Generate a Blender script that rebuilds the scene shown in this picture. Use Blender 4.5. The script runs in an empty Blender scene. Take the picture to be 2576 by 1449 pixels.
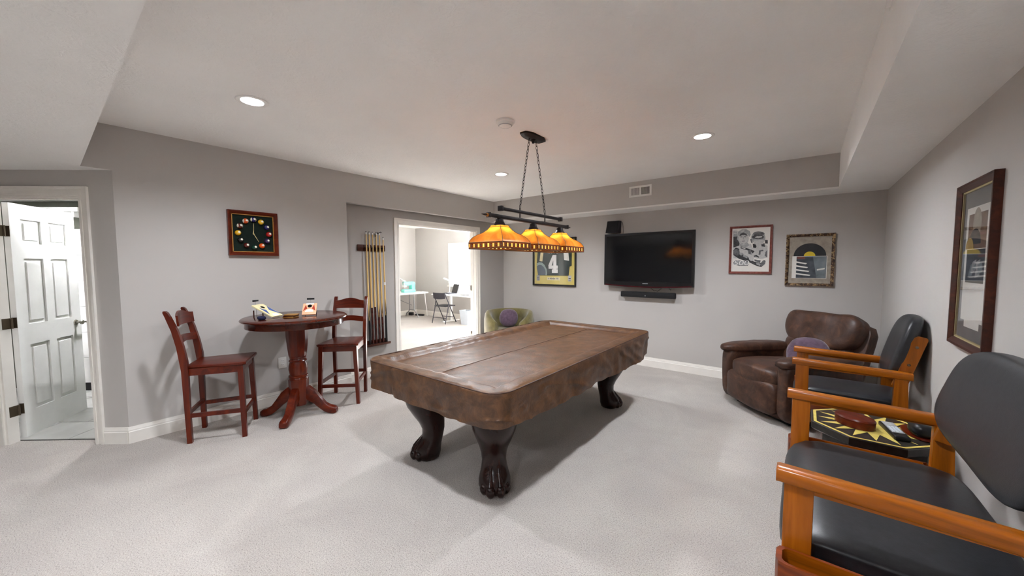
import bpy, bmesh, math, random
from math import sin, cos, pi, radians, sqrt, atan2
from mathutils import Vector, Matrix, noise
random.seed(7)
SC = bpy.context.scene
COL = SC.collection

# ------------------------------------------------------------ camera
def aim_camera():
    f, pit, yaw, roll = 934.5, 0.0608, 0.6677, -0.0026
    cy, sy = cos(yaw), sin(yaw)
    f0, r0, u0 = Vector((-sy, cy, 0)), Vector((cy, sy, 0)), Vector((0, 0, 1))
    fw = f0*cos(pit) - u0*sin(pit)
    up = u0*cos(pit) + f0*sin(pit)
    r = r0*cos(roll) + up*sin(roll)
    u = up*cos(roll) - r0*sin(roll)
    cam = bpy.data.cameras.new('camera')
    cam.sensor_width = 36.0
    cam.lens = f/2576*36.0
    cam.clip_start = 0.02
    co = bpy.data.objects.new('camera', cam)
    COL.objects.link(co)
    co.matrix_world = Matrix(((r.x, u.x, -fw.x, 0), (r.y, u.y, -fw.y, 0), (r.z, u.z, -fw.z, 1.5), (0, 0, 0, 1)))
    SC.camera = co
aim_camera()

# ------------------------------------------------------------ light of the place
EXPOSURE = 0.16
CAN = 70.0         # emission of the downlight lenses
CANBEAM = 130.0    # beam of each downlight, watts
BULB = 62.0
SUN = 235.0
SKY = 20.0
SC.view_settings.view_transform = 'Standard'
SC.view_settings.look = 'None'
SC.view_settings.exposure = EXPOSURE
SC.view_settings.gamma = 1.0
SC.view_settings.use_curve_mapping = False
w = bpy.data.worlds.new('sky')
SC.world = w
w.use_nodes = True
bg = w.node_tree.nodes['Background']
bg.inputs[0].default_value = (0.86, 0.93, 1.0, 1)
bg.inputs[1].default_value = SKY
sd = bpy.data.lights.new('sun', 'SUN')
sd.energy = SUN
sd.angle = 0.01
sd.color = (0.96, 0.98, 1.0)
so = bpy.data.objects.new('sun', sd)
COL.objects.link(so)
so.rotation_euler = Vector((1.5, -1.6, -0.93)).to_track_quat('-Z', 'Y').to_euler()
so.location = (-15, 16, 6)
cyc = SC.cycles
cyc.max_bounces = 12
cyc.diffuse_bounces = 8
cyc.glossy_bounces = 4
cyc.transmission_bounces = 6
cyc.transparent_max_bounces = 12
cyc.sample_clamp_indirect = 80.0
cyc.caustics_reflective = False
cyc.caustics_refractive = False

# ------------------------------------------------------------ materials
def lin(c):
    out = []
    for v in c[:3]:
        v = v/255.0
        out.append(v/12.92 if v <= 0.04045 else ((v+0.055)/1.055)**2.4)
    return (*out, 1.0)
class NT:
    def __init__(s, name):
        s.m = bpy.data.materials.new(name)
        s.m.use_nodes = True
        s.t = s.m.node_tree
        s.b = s.t.nodes['Principled BSDF']
        s.o = s.t.nodes['Material Output']
    def n(s, typ, **kw):
        nd = s.t.nodes.new(typ)
        for k, v in kw.items():
            if k[0] == 'i':
                nd.inputs[int(k[1:])].default_value = v
            else:
                setattr(nd, k, v)
        return nd
    def l(s, a, b):
        s.t.links.new(a, b)
    def coords(s, scale=(1, 1, 1)):
        tc = s.n('ShaderNodeTexCoord')
        mp = s.n('ShaderNodeMapping')
        mp.inputs['Scale'].default_value = scale
        s.l(tc.outputs['Object'], mp.inputs[0])
        return mp.outputs[0]
    def noise(s, vec, scale, detail=3, rough=0.55, dist=0.0):
        nd = s.n('ShaderNodeTexNoise')
        nd.inputs['Scale'].default_value = scale
        nd.inputs['Detail'].default_value = detail
        nd.inputs['Roughness'].default_value = rough
        nd.inputs['Distortion'].default_value = dist
        s.l(vec, nd.inputs['Vector'])
        return nd.outputs['Fac']
    def ramp(s, fac, stops):
        r = s.n('ShaderNodeValToRGB')
        e = r.color_ramp.elements
        while len(e) < len(stops):
            e.new(0.5)
        for el, (p, c) in zip(e, stops):
            el.position = p
            el.color = lin(c)
        s.l(fac, r.inputs[0])
        return r.outputs[0]
    def bump(s, fac, strength, dist=0.01):
        b = s.n('ShaderNodeBump')
        b.inputs['Strength'].default_value = strength
        b.inputs['Distance'].default_value = dist
        s.l(fac, b.inputs['Height'])
        s.l(b.outputs[0], s.b.inputs['Normal'])
        return b
    def set(s, rough=None, metal=None, spec=None, coat=None, sheen=None):
        if rough is not None: s.b.inputs['Roughness'].default_value = rough
        if metal is not None: s.b.inputs['Metallic'].default_value = metal
        if spec is not None: s.b.inputs['Specular IOR Level'].default_value = spec
        if coat is not None:
            s.b.inputs['Coat Weight'].default_value = coat
            s.b.inputs['Coat Roughness'].default_value = 0.12
        if sheen is not None: s.b.inputs['Sheen Weight'].default_value = sheen
        return s.m
M = {}
def plain(name, c, rough=0.5, metal=0.0, spec=0.4, var=6, vs=8.0, bump=0.0, bs=60.0, coat=None, sheen=None):
    t = NT(name)
    v = t.coords()
    d = tuple(max(0, x-var) for x in c)
    u = tuple(min(255, x+var) for x in c)
    t.l(t.ramp(t.noise(v, vs, 3), [(0.3, d), (0.7, u)]), t.b.inputs['Base Color'])
    if bump:
        t.bump(t.noise(v, bs, 3), bump, 0.004)
    M[name] = t.set(rough, metal, spec, coat, sheen)
    return M[name]
def wood(name, dark, mid, light, axis='z', rough=0.3, coat=0.3, fine=26.0, spec=0.3, contrast=(0.25, 0.5, 0.75)):
    t = NT(name)
    sc = [fine, fine, fine]
    sc['xyz'.index(axis)] = 1.6
    v = t.coords(sc)
    f = t.noise(v, 1.0, 6, 0.6, 0.8)
    t.l(t.ramp(f, [(contrast[0], dark), (contrast[1], mid), (contrast[2], light)]), t.b.inputs['Base Color'])
    t.bump(f, 0.05, 0.003)
    M[name] = t.set(rough, 0, spec, coat)
    return M[name]
def wood3(name, *a, **k):
    for ax in 'xyz':
        wood(name+'_'+ax, *a, axis=ax, **k)

def build_materials():
    # wall paint
    t = NT('wall_paint'); v = t.coords()
    t.l(t.ramp(t.noise(v, 1.3, 2), [(0.3, (186, 182, 178)), (0.7, (189, 185, 181))]), t.b.inputs['Base Color'])
    t.bump(t.noise(v, 220, 2), 0.08, 0.002)
    M['wall'] = t.set(0.62, 0, 0.3)
    plain('wall_alcove', (168, 164, 160), 0.62, spec=0.3, var=2, vs=1.3, bump=0.08, bs=220)  # alcove wall: wall finish in an evenly darker tone
    # ceiling, knock-down texture
    t = NT('ceiling_texture'); v = t.coords()
    t.l(t.ramp(t.noise(v, 2.0, 2), [(0.3, (234, 233, 231)), (0.7, (238, 237, 235))]), t.b.inputs['Base Color'])
    f = t.noise(v, 26, 4, 0.6, 1.2)
    t.bump(f, 0.42, 0.010)
    M['ceiling'] = t.set(0.85, 0, 0.2)
    # carpet
    t = NT('carpet'); v = t.coords()
    a = t.noise(v, 150, 3, 0.75)
    c1 = t.ramp(a, [(0.30, (112, 104, 99)), (0.43, (194, 186, 180)), (0.6, (214, 208, 202)), (0.74, (228, 223, 217))])
    b_ = t.noise(v, 1.7, 3, 0.6, 0.6)
    c2 = t.ramp(b_, [(0.35, (240, 238, 237)), (0.65, (255, 254, 252))])
    mx = t.n('ShaderNodeMixRGB', blend_type='MULTIPLY'); mx.inputs[0].default_value = 1.0
    t.l(c1, mx.inputs[1]); t.l(c2, mx.inputs[2])
    t.l(mx.outputs[0], t.b.inputs['Base Color'])
    ad = t.n('ShaderNodeMath', operation='ADD')
    t.l(t.noise(v, 230, 2, 0.7), ad.inputs[0])
    sc2 = t.n('ShaderNodeMath', operation='MULTIPLY'); sc2.inputs[1].default_value = 1.2
    t.l(t.noise(v, 38, 3, 0.6), sc2.inputs[0]); t.l(sc2.outputs[0], ad.inputs[1])
    t.bump(ad.outputs[0], 0.75, 0.012)
    M['carpet'] = t.set(0.97, 0, 0.1, sheen=0.15)
    plain('trim', (232, 228, 221), 0.4, var=3)
    plain('doorpaint', (226, 226, 223), 0.42, var=3)
    plain('tile', (176, 176, 172), 0.35, var=8, vs=5)
    plain('tilewhite', (235, 235, 233), 0.25, var=4)
    plain('grout', (92, 90, 86), 0.9)
    plain('nickel', (170, 165, 155), 0.3, 1.0, var=6)
    plain('bronze', (112, 98, 82), 0.42, 0.8, var=8)
    plain('blackhole', (12, 12, 16), 0.8, var=2)
    plain('hallwall', (92, 94, 84), 0.7, var=4)
    # leather cover of the table
    t = NT('cover_vinyl'); v = t.coords()
    a = t.noise(v, 13, 6, 0.7, 0.5)
    t.l(t.ramp(a, [(0.25, (55, 35, 22)), (0.45, (76, 50, 31)), (0.6, (97, 65, 39)), (0.8, (114, 79, 49))]), t.b.inputs['Base Color'])
    ad = t.n('ShaderNodeMath', operation='ADD')
    t.l(t.noise(v, 90, 3), ad.inputs[0]); t.l(t.noise(v, 9, 4, 0.6, 1.0), ad.inputs[1])
    t.bump(ad.outputs[0], 0.22, 0.006)
    M['cover'] = t.set(0.4, 0, 0.5)
    plain('cover_seam', (70, 45, 33), 0.55, var=8, vs=30)
    # recliner leather
    t = NT('brown_leather'); v = t.coords()
    a = t.noise(v, 9, 5, 0.65, 0.8)
    t.l(t.ramp(a, [(0.3, (48, 31, 24)), (0.55, (74, 50, 39)), (0.75, (102, 69, 50))]), t.b.inputs['Base Color'])
    t.bump(t.noise(v, 70, 4, 0.65), 0.3, 0.004)
    M['leather'] = t.set(0.44, 0, 0.35)
    t = NT('black_vinyl'); v = t.coords()
    t.l(t.ramp(t.noise(v, 40, 4), [(0.3, (25, 26, 29)), (0.7, (38, 39, 43))]), t.b.inputs['Base Color'])
    t.bump(t.noise(v, 260, 3), 0.16, 0.002)
    M['vinyl'] = t.set(0.38, 0, 0.5)
    plain('olive', (100, 90, 42), 0.75, var=16, vs=9, sheen=0.6, bump=0.1)
    plain('mauve', (84, 64, 80), 0.9, var=12, vs=26, sheen=0.5, bump=0.4, bs=90)
    wood3('oak', (108, 56, 4), (154, 82, 9), (178, 104, 18), rough=0.32, coat=0.12)
    wood3('oakdark', (72, 24, 4), (112, 46, 8), (140, 64, 12), rough=0.32, coat=0.12)
    wood3('cherry', (52, 11, 3), (86, 24, 7), (110, 40, 13), rough=0.28, coat=0.12, fine=20)
    wood3('mahogany', (20, 9, 7), (34, 15, 11), (50, 24, 16), rough=0.26, coat=0.1)
    wood3('tablewood', (48, 14, 7), (66, 22, 11), (84, 32, 16), rough=0.2, coat=0.2)
    wood3('walnut', (38, 15, 8), (60, 24, 12), (84, 38, 18), rough=0.35, coat=0.1)
    wood3('maple', (196, 160, 98), (214, 180, 118), (226, 196, 138), rough=0.3, coat=0.4, fine=30)
    plain('blackmetal', (40, 36, 36), 0.5, 0.6, var=6, vs=20)
    plain('copper', (190, 130, 62), 0.35, 0.9)
    plain('black', (17, 17, 18), 0.35, var=3)
    plain('blackmatte', (24, 24, 26), 0.8, var=3)
    t = NT('tv_screen'); v = t.coords()
    t.l(t.ramp(t.noise(v, 2, 2), [(0.3, (14, 15, 17)), (0.7, (19, 20, 22))]), t.b.inputs['Base Color'])
    M['screen'] = t.set(0.09, 0, 0.55)
    plain('redtint', (70, 8, 14), 0.2)
    plain('white', (238, 237, 234), 0.4, var=3)
    plain('paper', (236, 233, 226), 0.8, var=3)
    plain('plasticwhite', (228, 226, 222), 0.45, var=3)
    plain('greyplastic', (150, 152, 154), 0.45, var=4)
    plain('felt', (10, 26, 18), 0.95, var=4, vs=60)
    plain('gold', (176, 130, 66), 0.4, 0.4, var=10, vs=30)
    plain('brass', (206, 190, 140), 0.35, 0.5)
    for nm, c in dict(ball_yellow=(226, 176, 32), ball_blue=(24, 24, 92), ball_red=(168, 22, 18), ball_purple=(44, 20, 70),
                      ball_orange=(216, 84, 22), ball_green=(10, 56, 44), ball_maroon=(84, 22, 14), ball_black=(14, 14, 16), ball_white=(232, 226, 208)).items():
        plain(nm, c, 0.12, var=4, coat=0.6)
    plain('mat_gold', (214, 196, 110), 0.85, var=8, vs=3)
    plain('mat_cream', (228, 216, 170), 0.85, var=6, vs=3)
    plain('jersey', (50, 62, 60), 0.9, var=8, vs=12)
    plain('jersey_blue', (78, 92, 104), 0.9, var=8, vs=10)
    plain('jersey_trim', (150, 168, 164), 0.9, var=8)
    plain('frameblack', (32, 31, 30), 0.4, var=6)
    plain('ink1', (58, 58, 60), 0.85, var=22, vs=60)
    plain('ink2', (104, 104, 106), 0.85, var=22, vs=60)
    plain('ink3', (160, 160, 160), 0.85, var=16, vs=60)
    plain('ink4', (198, 197, 194), 0.85, var=10, vs=60)
    plain('redwood', (120, 60, 50), 0.4, var=16, vs=40)
    t = NT('tortoise_frame'); v = t.coords()
    t.l(t.ramp(t.noise(v, 28, 4, 0.6, 1.5), [(0.35, (34, 22, 16)), (0.5, (78, 52, 36)), (0.62, (176, 148, 104)), (0.75, (60, 38, 24))]), t.b.inputs['Base Color'])
    M['tortoise'] = t.set(0.45, 0.2)
    plain('mat_stone', (168, 158, 144), 0.9, var=14, vs=20)
    plain('record', (20, 24, 32), 0.3, var=4)
    plain('label_yellow', (226, 196, 40), 0.6, var=6)
    plain('sleeve_slate', (56, 64, 74), 0.6, var=26, vs=14)
    plain('sleeve_grey', (112, 122, 128), 0.6, var=20, vs=10)
    plain('mat_grey', (112, 114, 114), 0.9, var=8)
    plain('photo_warm', (118, 88, 66), 0.6, var=18, vs=9)
    plain('photo_dark', (38, 40, 48), 0.6, var=10, vs=14)
    plain('photo_gold', (196, 160, 84), 0.5, var=12)
    plain('inlay', (222, 200, 104), 0.35, var=14, vs=20, coat=0.3)
    plain('lacquer', (42, 40, 36), 0.35, var=8, vs=30, coat=0.3)
    plain('mint', (130, 218, 204), 0.4, var=6)
    plain('steel', (150, 150, 150), 0.4, 0.7)
    plain('charcoal', (50, 48, 54), 0.5, var=5)
    plain('bin', (196, 204, 212), 0.5, var=4)
    plain('navy', (16, 18, 52), 0.9, var=6, bump=0.3)
    plain('board_orange', (232, 176, 138), 0.6, var=6)
    plain('board_red', (168, 52, 26), 0.6, var=8)
    plain('board_blue', (70, 92, 150), 0.6, var=8)
    plain('cuebutt', (64, 20, 14), 0.25, var=12, vs=30, coat=0.5)
    plain('cueblack', (14, 14, 18), 0.25, var=4, coat=0.5)
    plain('leather_strap', (40, 22, 16), 0.7, var=8)
    # glass
    t = NT('clear_glass')
    tr = t.n('ShaderNodeBsdfTransparent'); gl = t.n('ShaderNodeBsdfGlossy'); gl.inputs['Roughness'].default_value = 0.03
    lw = t.n('ShaderNodeLayerWeight'); lw.inputs[0].default_value = 0.5
    pw = t.n('ShaderNodeMath', operation='POWER'); pw.inputs[1].default_value = 4.0
    ma = t.n('ShaderNodeMath', operation='MULTIPLY_ADD'); ma.inputs[1].default_value = 0.8; ma.inputs[2].default_value = 0.035
    t.l(lw.outputs['Facing'], pw.inputs[0]); t.l(pw.outputs[0], ma.inputs[0])
    mx = t.n('ShaderNodeMixShader')
    t.l(ma.outputs[0], mx.inputs[0]); t.l(tr.outputs[0], mx.inputs[1]); t.l(gl.outputs[0], mx.inputs[2])
    t.l(mx.outputs[0], t.o.inputs[0]); M['glass'] = t.m
    # amber art glass: lit from the bulb inside
    def artglass(name, stops, sc, transl=0.75, clear=0.014):
        t = NT(name); v = t.coords()
        c = t.ramp(t.noise(v, sc, 4, 0.6, 0.7), stops)
        tl = t.n('ShaderNodeBsdfTranslucent'); t.l(c, tl.inputs[0])
        t.l(c, t.b.inputs['Base Color'])
        t.set(0.25, 0, 0.5)
        mx = t.n('ShaderNodeMixShader'); mx.inputs[0].default_value = transl
        t.l(t.b.outputs[0], mx.inputs[1]); t.l(tl.outputs[0], mx.inputs[2])
        tp = t.n('ShaderNodeBsdfTransparent'); t.l(c, tp.inputs[0])
        m2 = t.n('ShaderNodeMixShader'); m2.inputs[0].default_value = clear
        t.l(mx.outputs[0], m2.inputs[1]); t.l(tp.outputs[0], m2.inputs[2])
        t.l(m2.outputs[0], t.o.inputs[0]); M[name] = t.m
    artglass('amber', [(0.3, (202, 132, 50)), (0.7, (228, 166, 80))], 9)
    artglass('yellowglass', [(0.3, (252, 236, 140)), (0.7, (255, 246, 170))], 9, 0.92)
    artglass('redglass', [(0.3, (104, 44, 12)), (0.7, (150, 78, 24))], 60, 0.6)
    def emit(name, c, s):
        t = NT(name)
        e = t.n('ShaderNodeEmission'); e.inputs[0].default_value = lin(c); e.inputs[1].default_value = s
        t.l(e.outputs[0], t.o.inputs[0]); M[name] = t.m
    emit('canlens', (243, 248, 255), CAN)
    emit('halllens', (250, 250, 255), 1900.0)
    emit('bulbglow', (255, 208, 145), BULB)
build_materials()

# ------------------------------------------------------------ mesh building
class MB:
    def __init__(s):
        s.v = []; s.f = []; s.m = []
    def add(s, vs, fs, mat=0, X=None):
        b = len(s.v)
        for p in vs:
            p = Vector(p)
            s.v.append(tuple(X @ p) if X is not None else tuple(p))
        for f in fs:
            s.f.append(tuple(i+b for i in f)); s.m.append(mat)
        return s
    def box(s, x0, x1, y0, y1, z0, z1, mat=0, X=None):
        vs = [(x, y, z) for z in (z0, z1) for y in (y0, y1) for x in (x0, x1)]
        return s.add(vs, [(0, 2, 3, 1), (4, 5, 7, 6), (0, 1, 5, 4), (2, 6, 7, 3), (0, 4, 6, 2), (1, 3, 7, 5)], mat, X)
    def rbox(s, x0, x1, y0, y1, z0, z1, r=0.006, seg=2, mat=0, X=None):
        bm = bmesh.new()
        bmesh.ops.create_cube(bm, size=1.0)
        for v in bm.verts:
            v.co = Vector(((x0+x1)/2+v.co.x*(x1-x0), (y0+y1)/2+v.co.y*(y1-y0), (z0+z1)/2+v.co.z*(z1-z0)))
        r = min(r, 0.49*min(x1-x0, y1-y0, z1-z0))
        bmesh.ops.bevel(bm, geom=list(bm.edges), offset=r, segments=seg, profile=0.5, affect='EDGES')
        return s.frombm(bm, mat, X)
    def frombm(s, bm, mat=0, X=None):
        bm.verts.index_update()
        vs = [v.co.copy() for v in bm.verts]
        fs = [tuple(v.index for v in f.verts) for f in bm.faces]
        bm.free()
        return s.add(vs, fs, mat, X)
    def tube(s, pts, r, n=8, mat=0, X=None, closed=False, cap=True):
        pts = [Vector(p) for p in pts]
        k = len(pts)
        rs = r if isinstance(r, (list, tuple)) else [r]*k
        ref = None
        vs = []
        for i, p in enumerate(pts):
            a = pts[(i-1) % k] if (closed or i > 0) else p
            b = pts[(i+1) % k] if (closed or i < k-1) else p
            d = (b-a).normalized()
            if ref is None:
                ref = Vector((0, 0, 1)) if abs(d.z) < 0.9 else Vector((1, 0, 0))
            u = (ref - d*ref.dot(d)).normalized()
            ref = u
            w_ = d.cross(u)
            for j in range(n):
                t = 2*pi*j/n
                vs.append(p + (u*cos(t)+w_*sin(t))*rs[i])
        fs = []
        for i in range(k if closed else k-1):
            for j in range(n):
                a, b = i*n+j, i*n+(j+1) % n
                c, d = ((i+1) % k)*n+(j+1) % n, ((i+1) % k)*n+j
                fs.append((a, b, c, d))
        if cap and not closed:
            fs.append(tuple(range(n-1, -1, -1)))
            fs.append(tuple((k-1)*n+j for j in range(n)))
        return s.add(vs, fs, mat, X)
    def bar(s, p, q, w_, h, mat=0, up=(0, 0, 1), w2=None, h2=None):
        """a rectangular bar from p to q"""
        p, q = Vector(p), Vector(q)
        d = (q-p).normalized()
        up = Vector(up)
        if abs(d.dot(up)) > 0.95: up = Vector((0, 1, 0))
        sx = d.cross(up).normalized(); u = sx.cross(d)
        vs = []
        for c, ww, hh in ((p, w_, h), (q, w2 or w_, h2 or h)):
            for a, b in ((-1, -1), (1, -1), (1, 1), (-1, 1)):
                vs.append(c + sx*a*ww/2 + u*b*hh/2)
        return s.add(vs, [(3, 2, 1, 0), (4, 5, 6, 7), (0, 1, 5, 4), (1, 2, 6, 5), (2, 3, 7, 6), (3, 0, 4, 7)], mat)
    def lathe(s, prof, n=24, mat=0, X=None, sx=1.0, sy=1.0, a0=0, a1=2*pi, cap=True):
        full = abs(a1-a0-2*pi) < 1e-6
        k = n if full else n+1
        vs = []
        for r, z in prof:
            for j in range(k):
                t = a0+(a1-a0)*j/n
                vs.append((r*cos(t)*sx, r*sin(t)*sy, z))
        fs = []
        for i in range(len(prof)-1):
            for j in range(n):
                b = (j+1) % k
                fs.append((i*k+j, i*k+b, (i+1)*k+b, (i+1)*k+j))
        if full and cap:
            if prof[0][0] > 1e-6: fs.append(tuple(range(k-1, -1, -1)))
            if prof[-1][0] > 1e-6: fs.append(tuple((len(prof)-1)*k+j for j in range(k)))
        return s.add(vs, fs, mat, X)
    def prism(s, poly, z0, z1, mat=0, X=None):
        n = len(poly)
        vs = [(x, y, z0) for x, y in poly]+[(x, y, z1) for x, y in poly]
        fs = [tuple(range(n-1, -1, -1)), tuple(range(n, 2*n))]+[(i, (i+1) % n, n+(i+1) % n, n+i) for i in range(n)]
        return s.add(vs, fs, mat, X)
    def loft(s, rings, mat=0, X=None, cap=True, closed=True):
        n = len(rings[0]); vs = [p for r in rings for p in r]; fs = []
        for i in range(len(rings)-1):
            for j in range(n if closed else n-1):
                b = (j+1) % n
                fs.append((i*n+j, i*n+b, (i+1)*n+b, (i+1)*n+j))
        if cap and closed:
            fs.append(tuple(range(n-1, -1, -1)))
            fs.append(tuple((len(rings)-1)*n+j for j in range(n)))
        return s.add(vs, fs, mat, X)
    def puff(s, cx, cy, cz, sx, sy, sz, k=4.5, n=10, amp=0.0, fr=6.0, mat=0, X=None, fn=None, seed=0.0):
        """a cushion: rounded box by an Lk norm, with folds from noise"""
        bm = bmesh.new()
        bmesh.ops.create_cube(bm, size=2.0)
        bmesh.ops.subdivide_edges(bm, edges=list(bm.edges), cuts=n, use_grid_fill=True)
        for v in bm.verts:
            c = v.co
            q = Vector((math.tan(c.x*0.8)/math.tan(0.8), math.tan(c.y*0.8)/math.tan(0.8), math.tan(c.z*0.8)/math.tan(0.8)))
            L = (abs(q.x)**k+abs(q.y)**k+abs(q.z)**k)**(1/k)
            q = q/L
            p = Vector((q.x*sx/2, q.y*sy/2, q.z*sz/2))
            if fn: p = fn(p, q)
            p = p+Vector((cx, cy, cz))
            if amp:
                p += q.normalized()*amp*noise.noise(p*fr+Vector((seed, seed*1.7, 0)))
            v.co = p
        return s.frombm(bm, mat, X)
    def build(s, name, mats, parent=None, kind=None, sharp=35.0, doubles=False):
        me = bpy.data.meshes.new(name)
        bm = bmesh.new()
        vv = [bm.verts.new(p) for p in s.v]
        for f, mi in zip(s.f, s.m):
            try:
                fc = bm.faces.new([vv[i] for i in f])
            except ValueError:
                continue
            fc.material_index = mi
        if doubles: bmesh.ops.remove_doubles(bm, verts=list(bm.verts), dist=1e-5)
        bmesh.ops.recalc_face_normals(bm, faces=list(bm.faces))
        ca = radians(sharp)
        for f in bm.faces: f.smooth = True
        for e in bm.edges:
            if len(e.link_faces) == 2:
                e.smooth = e.calc_face_angle(0) < ca
        bm.to_mesh(me); bm.free()
        for m_ in (mats if isinstance(mats, (list, tuple)) else [mats]):
            me.materials.append(M[m_] if isinstance(m_, str) else m_)
        o = bpy.data.objects.new(name, me)
        COL.objects.link(o)
        if parent is not None: o.parent = parent
        if kind: o['kind'] = kind
        return o

def empty(name, label, cat, loc=(0, 0, 0), rz=0.0, group=None):
    o = bpy.data.objects.new(name, None)
    o.empty_display_size = 0.1
    COL.objects.link(o)
    o.location = loc; o.rotation_euler = (0, 0, rz)
    tag(o, label, cat, group)
    return o
def tag(o, label, cat, group=None):
    o['label'] = label; o['category'] = cat
    if group: o['group'] = group
    return o
def struct(o):
    o['kind'] = 'structure'
    return o
def structroot(name):
    o = bpy.data.objects.new(name, None); o.empty_display_size = 0.1
    COL.objects.link(o); o['kind'] = 'structure'
    return o
def sub(name, mb, mats, parent, label=None, **k):
    o = mb.build(name, mats, parent, **k)
    if label: o['label'] = label
    return o
def copy_tree(o, parent=None):
    c = o.copy(); COL.objects.link(c)
    if parent is not None: c.parent = parent
    for ch in list(o.children): copy_tree(ch, c)
    return c
def text_mb(body, size, mb, X, mat=0, depth=0.001, align='CENTER', sx=1.0, shear=0.0):
    cu = bpy.data.curves.new('lettering', 'FONT')
    cu.body = body; cu.size = size; cu.extrude = depth; cu.align_x = align; cu.align_y = 'CENTER'; cu.shear = shear
    o = bpy.data.objects.new('lettering', cu); COL.objects.link(o)
    dg = bpy.context.evaluated_depsgraph_get(); dg.update()
    me = bpy.data.meshes.new_from_object(o.evaluated_get(dg))
    mb.add([(v.co.x*sx, v.co.y, v.co.z) for v in me.vertices], [tuple(p.vertices) for p in me.polygons], mat, X)
    bpy.data.objects.remove(o); bpy.data.curves.remove(cu); bpy.data.meshes.remove(me)
def T(x, y, z): return Matrix.Translation((x, y, z))
def R(a, ax): return Matrix.Rotation(a, 4, ax)
# frames for things on walls: local x to the right as seen, local y up, local z out of the wall
def on_back(x, z, y): return Matrix(((1, 0, 0, x), (0, 0, -1, y), (0, 1, 0, z), (0, 0, 0, 1)))
def on_left(y, z, x): return Matrix(((0, 0, 1, x), (1, 0, 0, y), (0, 1, 0, z), (0, 0, 0, 1)))
def on_right(y, z, x): return Matrix(((0, 0, -1, x), (-1, 0, 0, y), (0, 1, 0, z), (0, 0, 0, 1)))
# ------------------------------------------------------------ the room
XL, XA, XR = -4.457, -4.553, 0.6514     # clock wall, recessed wall, right wall
YB, YS = 5.5147, 5.1233                 # back wall, soffit front
ZC, ZB = 2.6434, 2.2812                 # ceiling, dropped ceiling
XS = 0.2414                             # right soffit face
YBEAM = 0.232
YF = -3.4
CORNER = Vector((-4.457, 0.40, 0))      # where the clock wall meets the angled entry wall
EA = radians(40.0)                      # angle of the entry wall
ED = Vector((-cos(EA), -sin(EA), 0))    # along the entry wall, leftwards
EN = Vector((-sin(EA), cos(EA), 0))     # away from the room
AY0 = 2.368                             # alcove starts
OY0, OY1, OZ = 3.168, 4.767, 2.098      # cased opening
BX, BY = -9.5, 7.227                    # far room corner
CANS = [(-3.06, 0.97), (-0.76, 3.71), (-3.04, 3.64), (-0.76, 0.97)]
LOWCANS = [(-2.4, -1.15), (-0.45, -1.15)]  # added downlights, unseen behind the viewer, to light the front of the room

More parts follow.
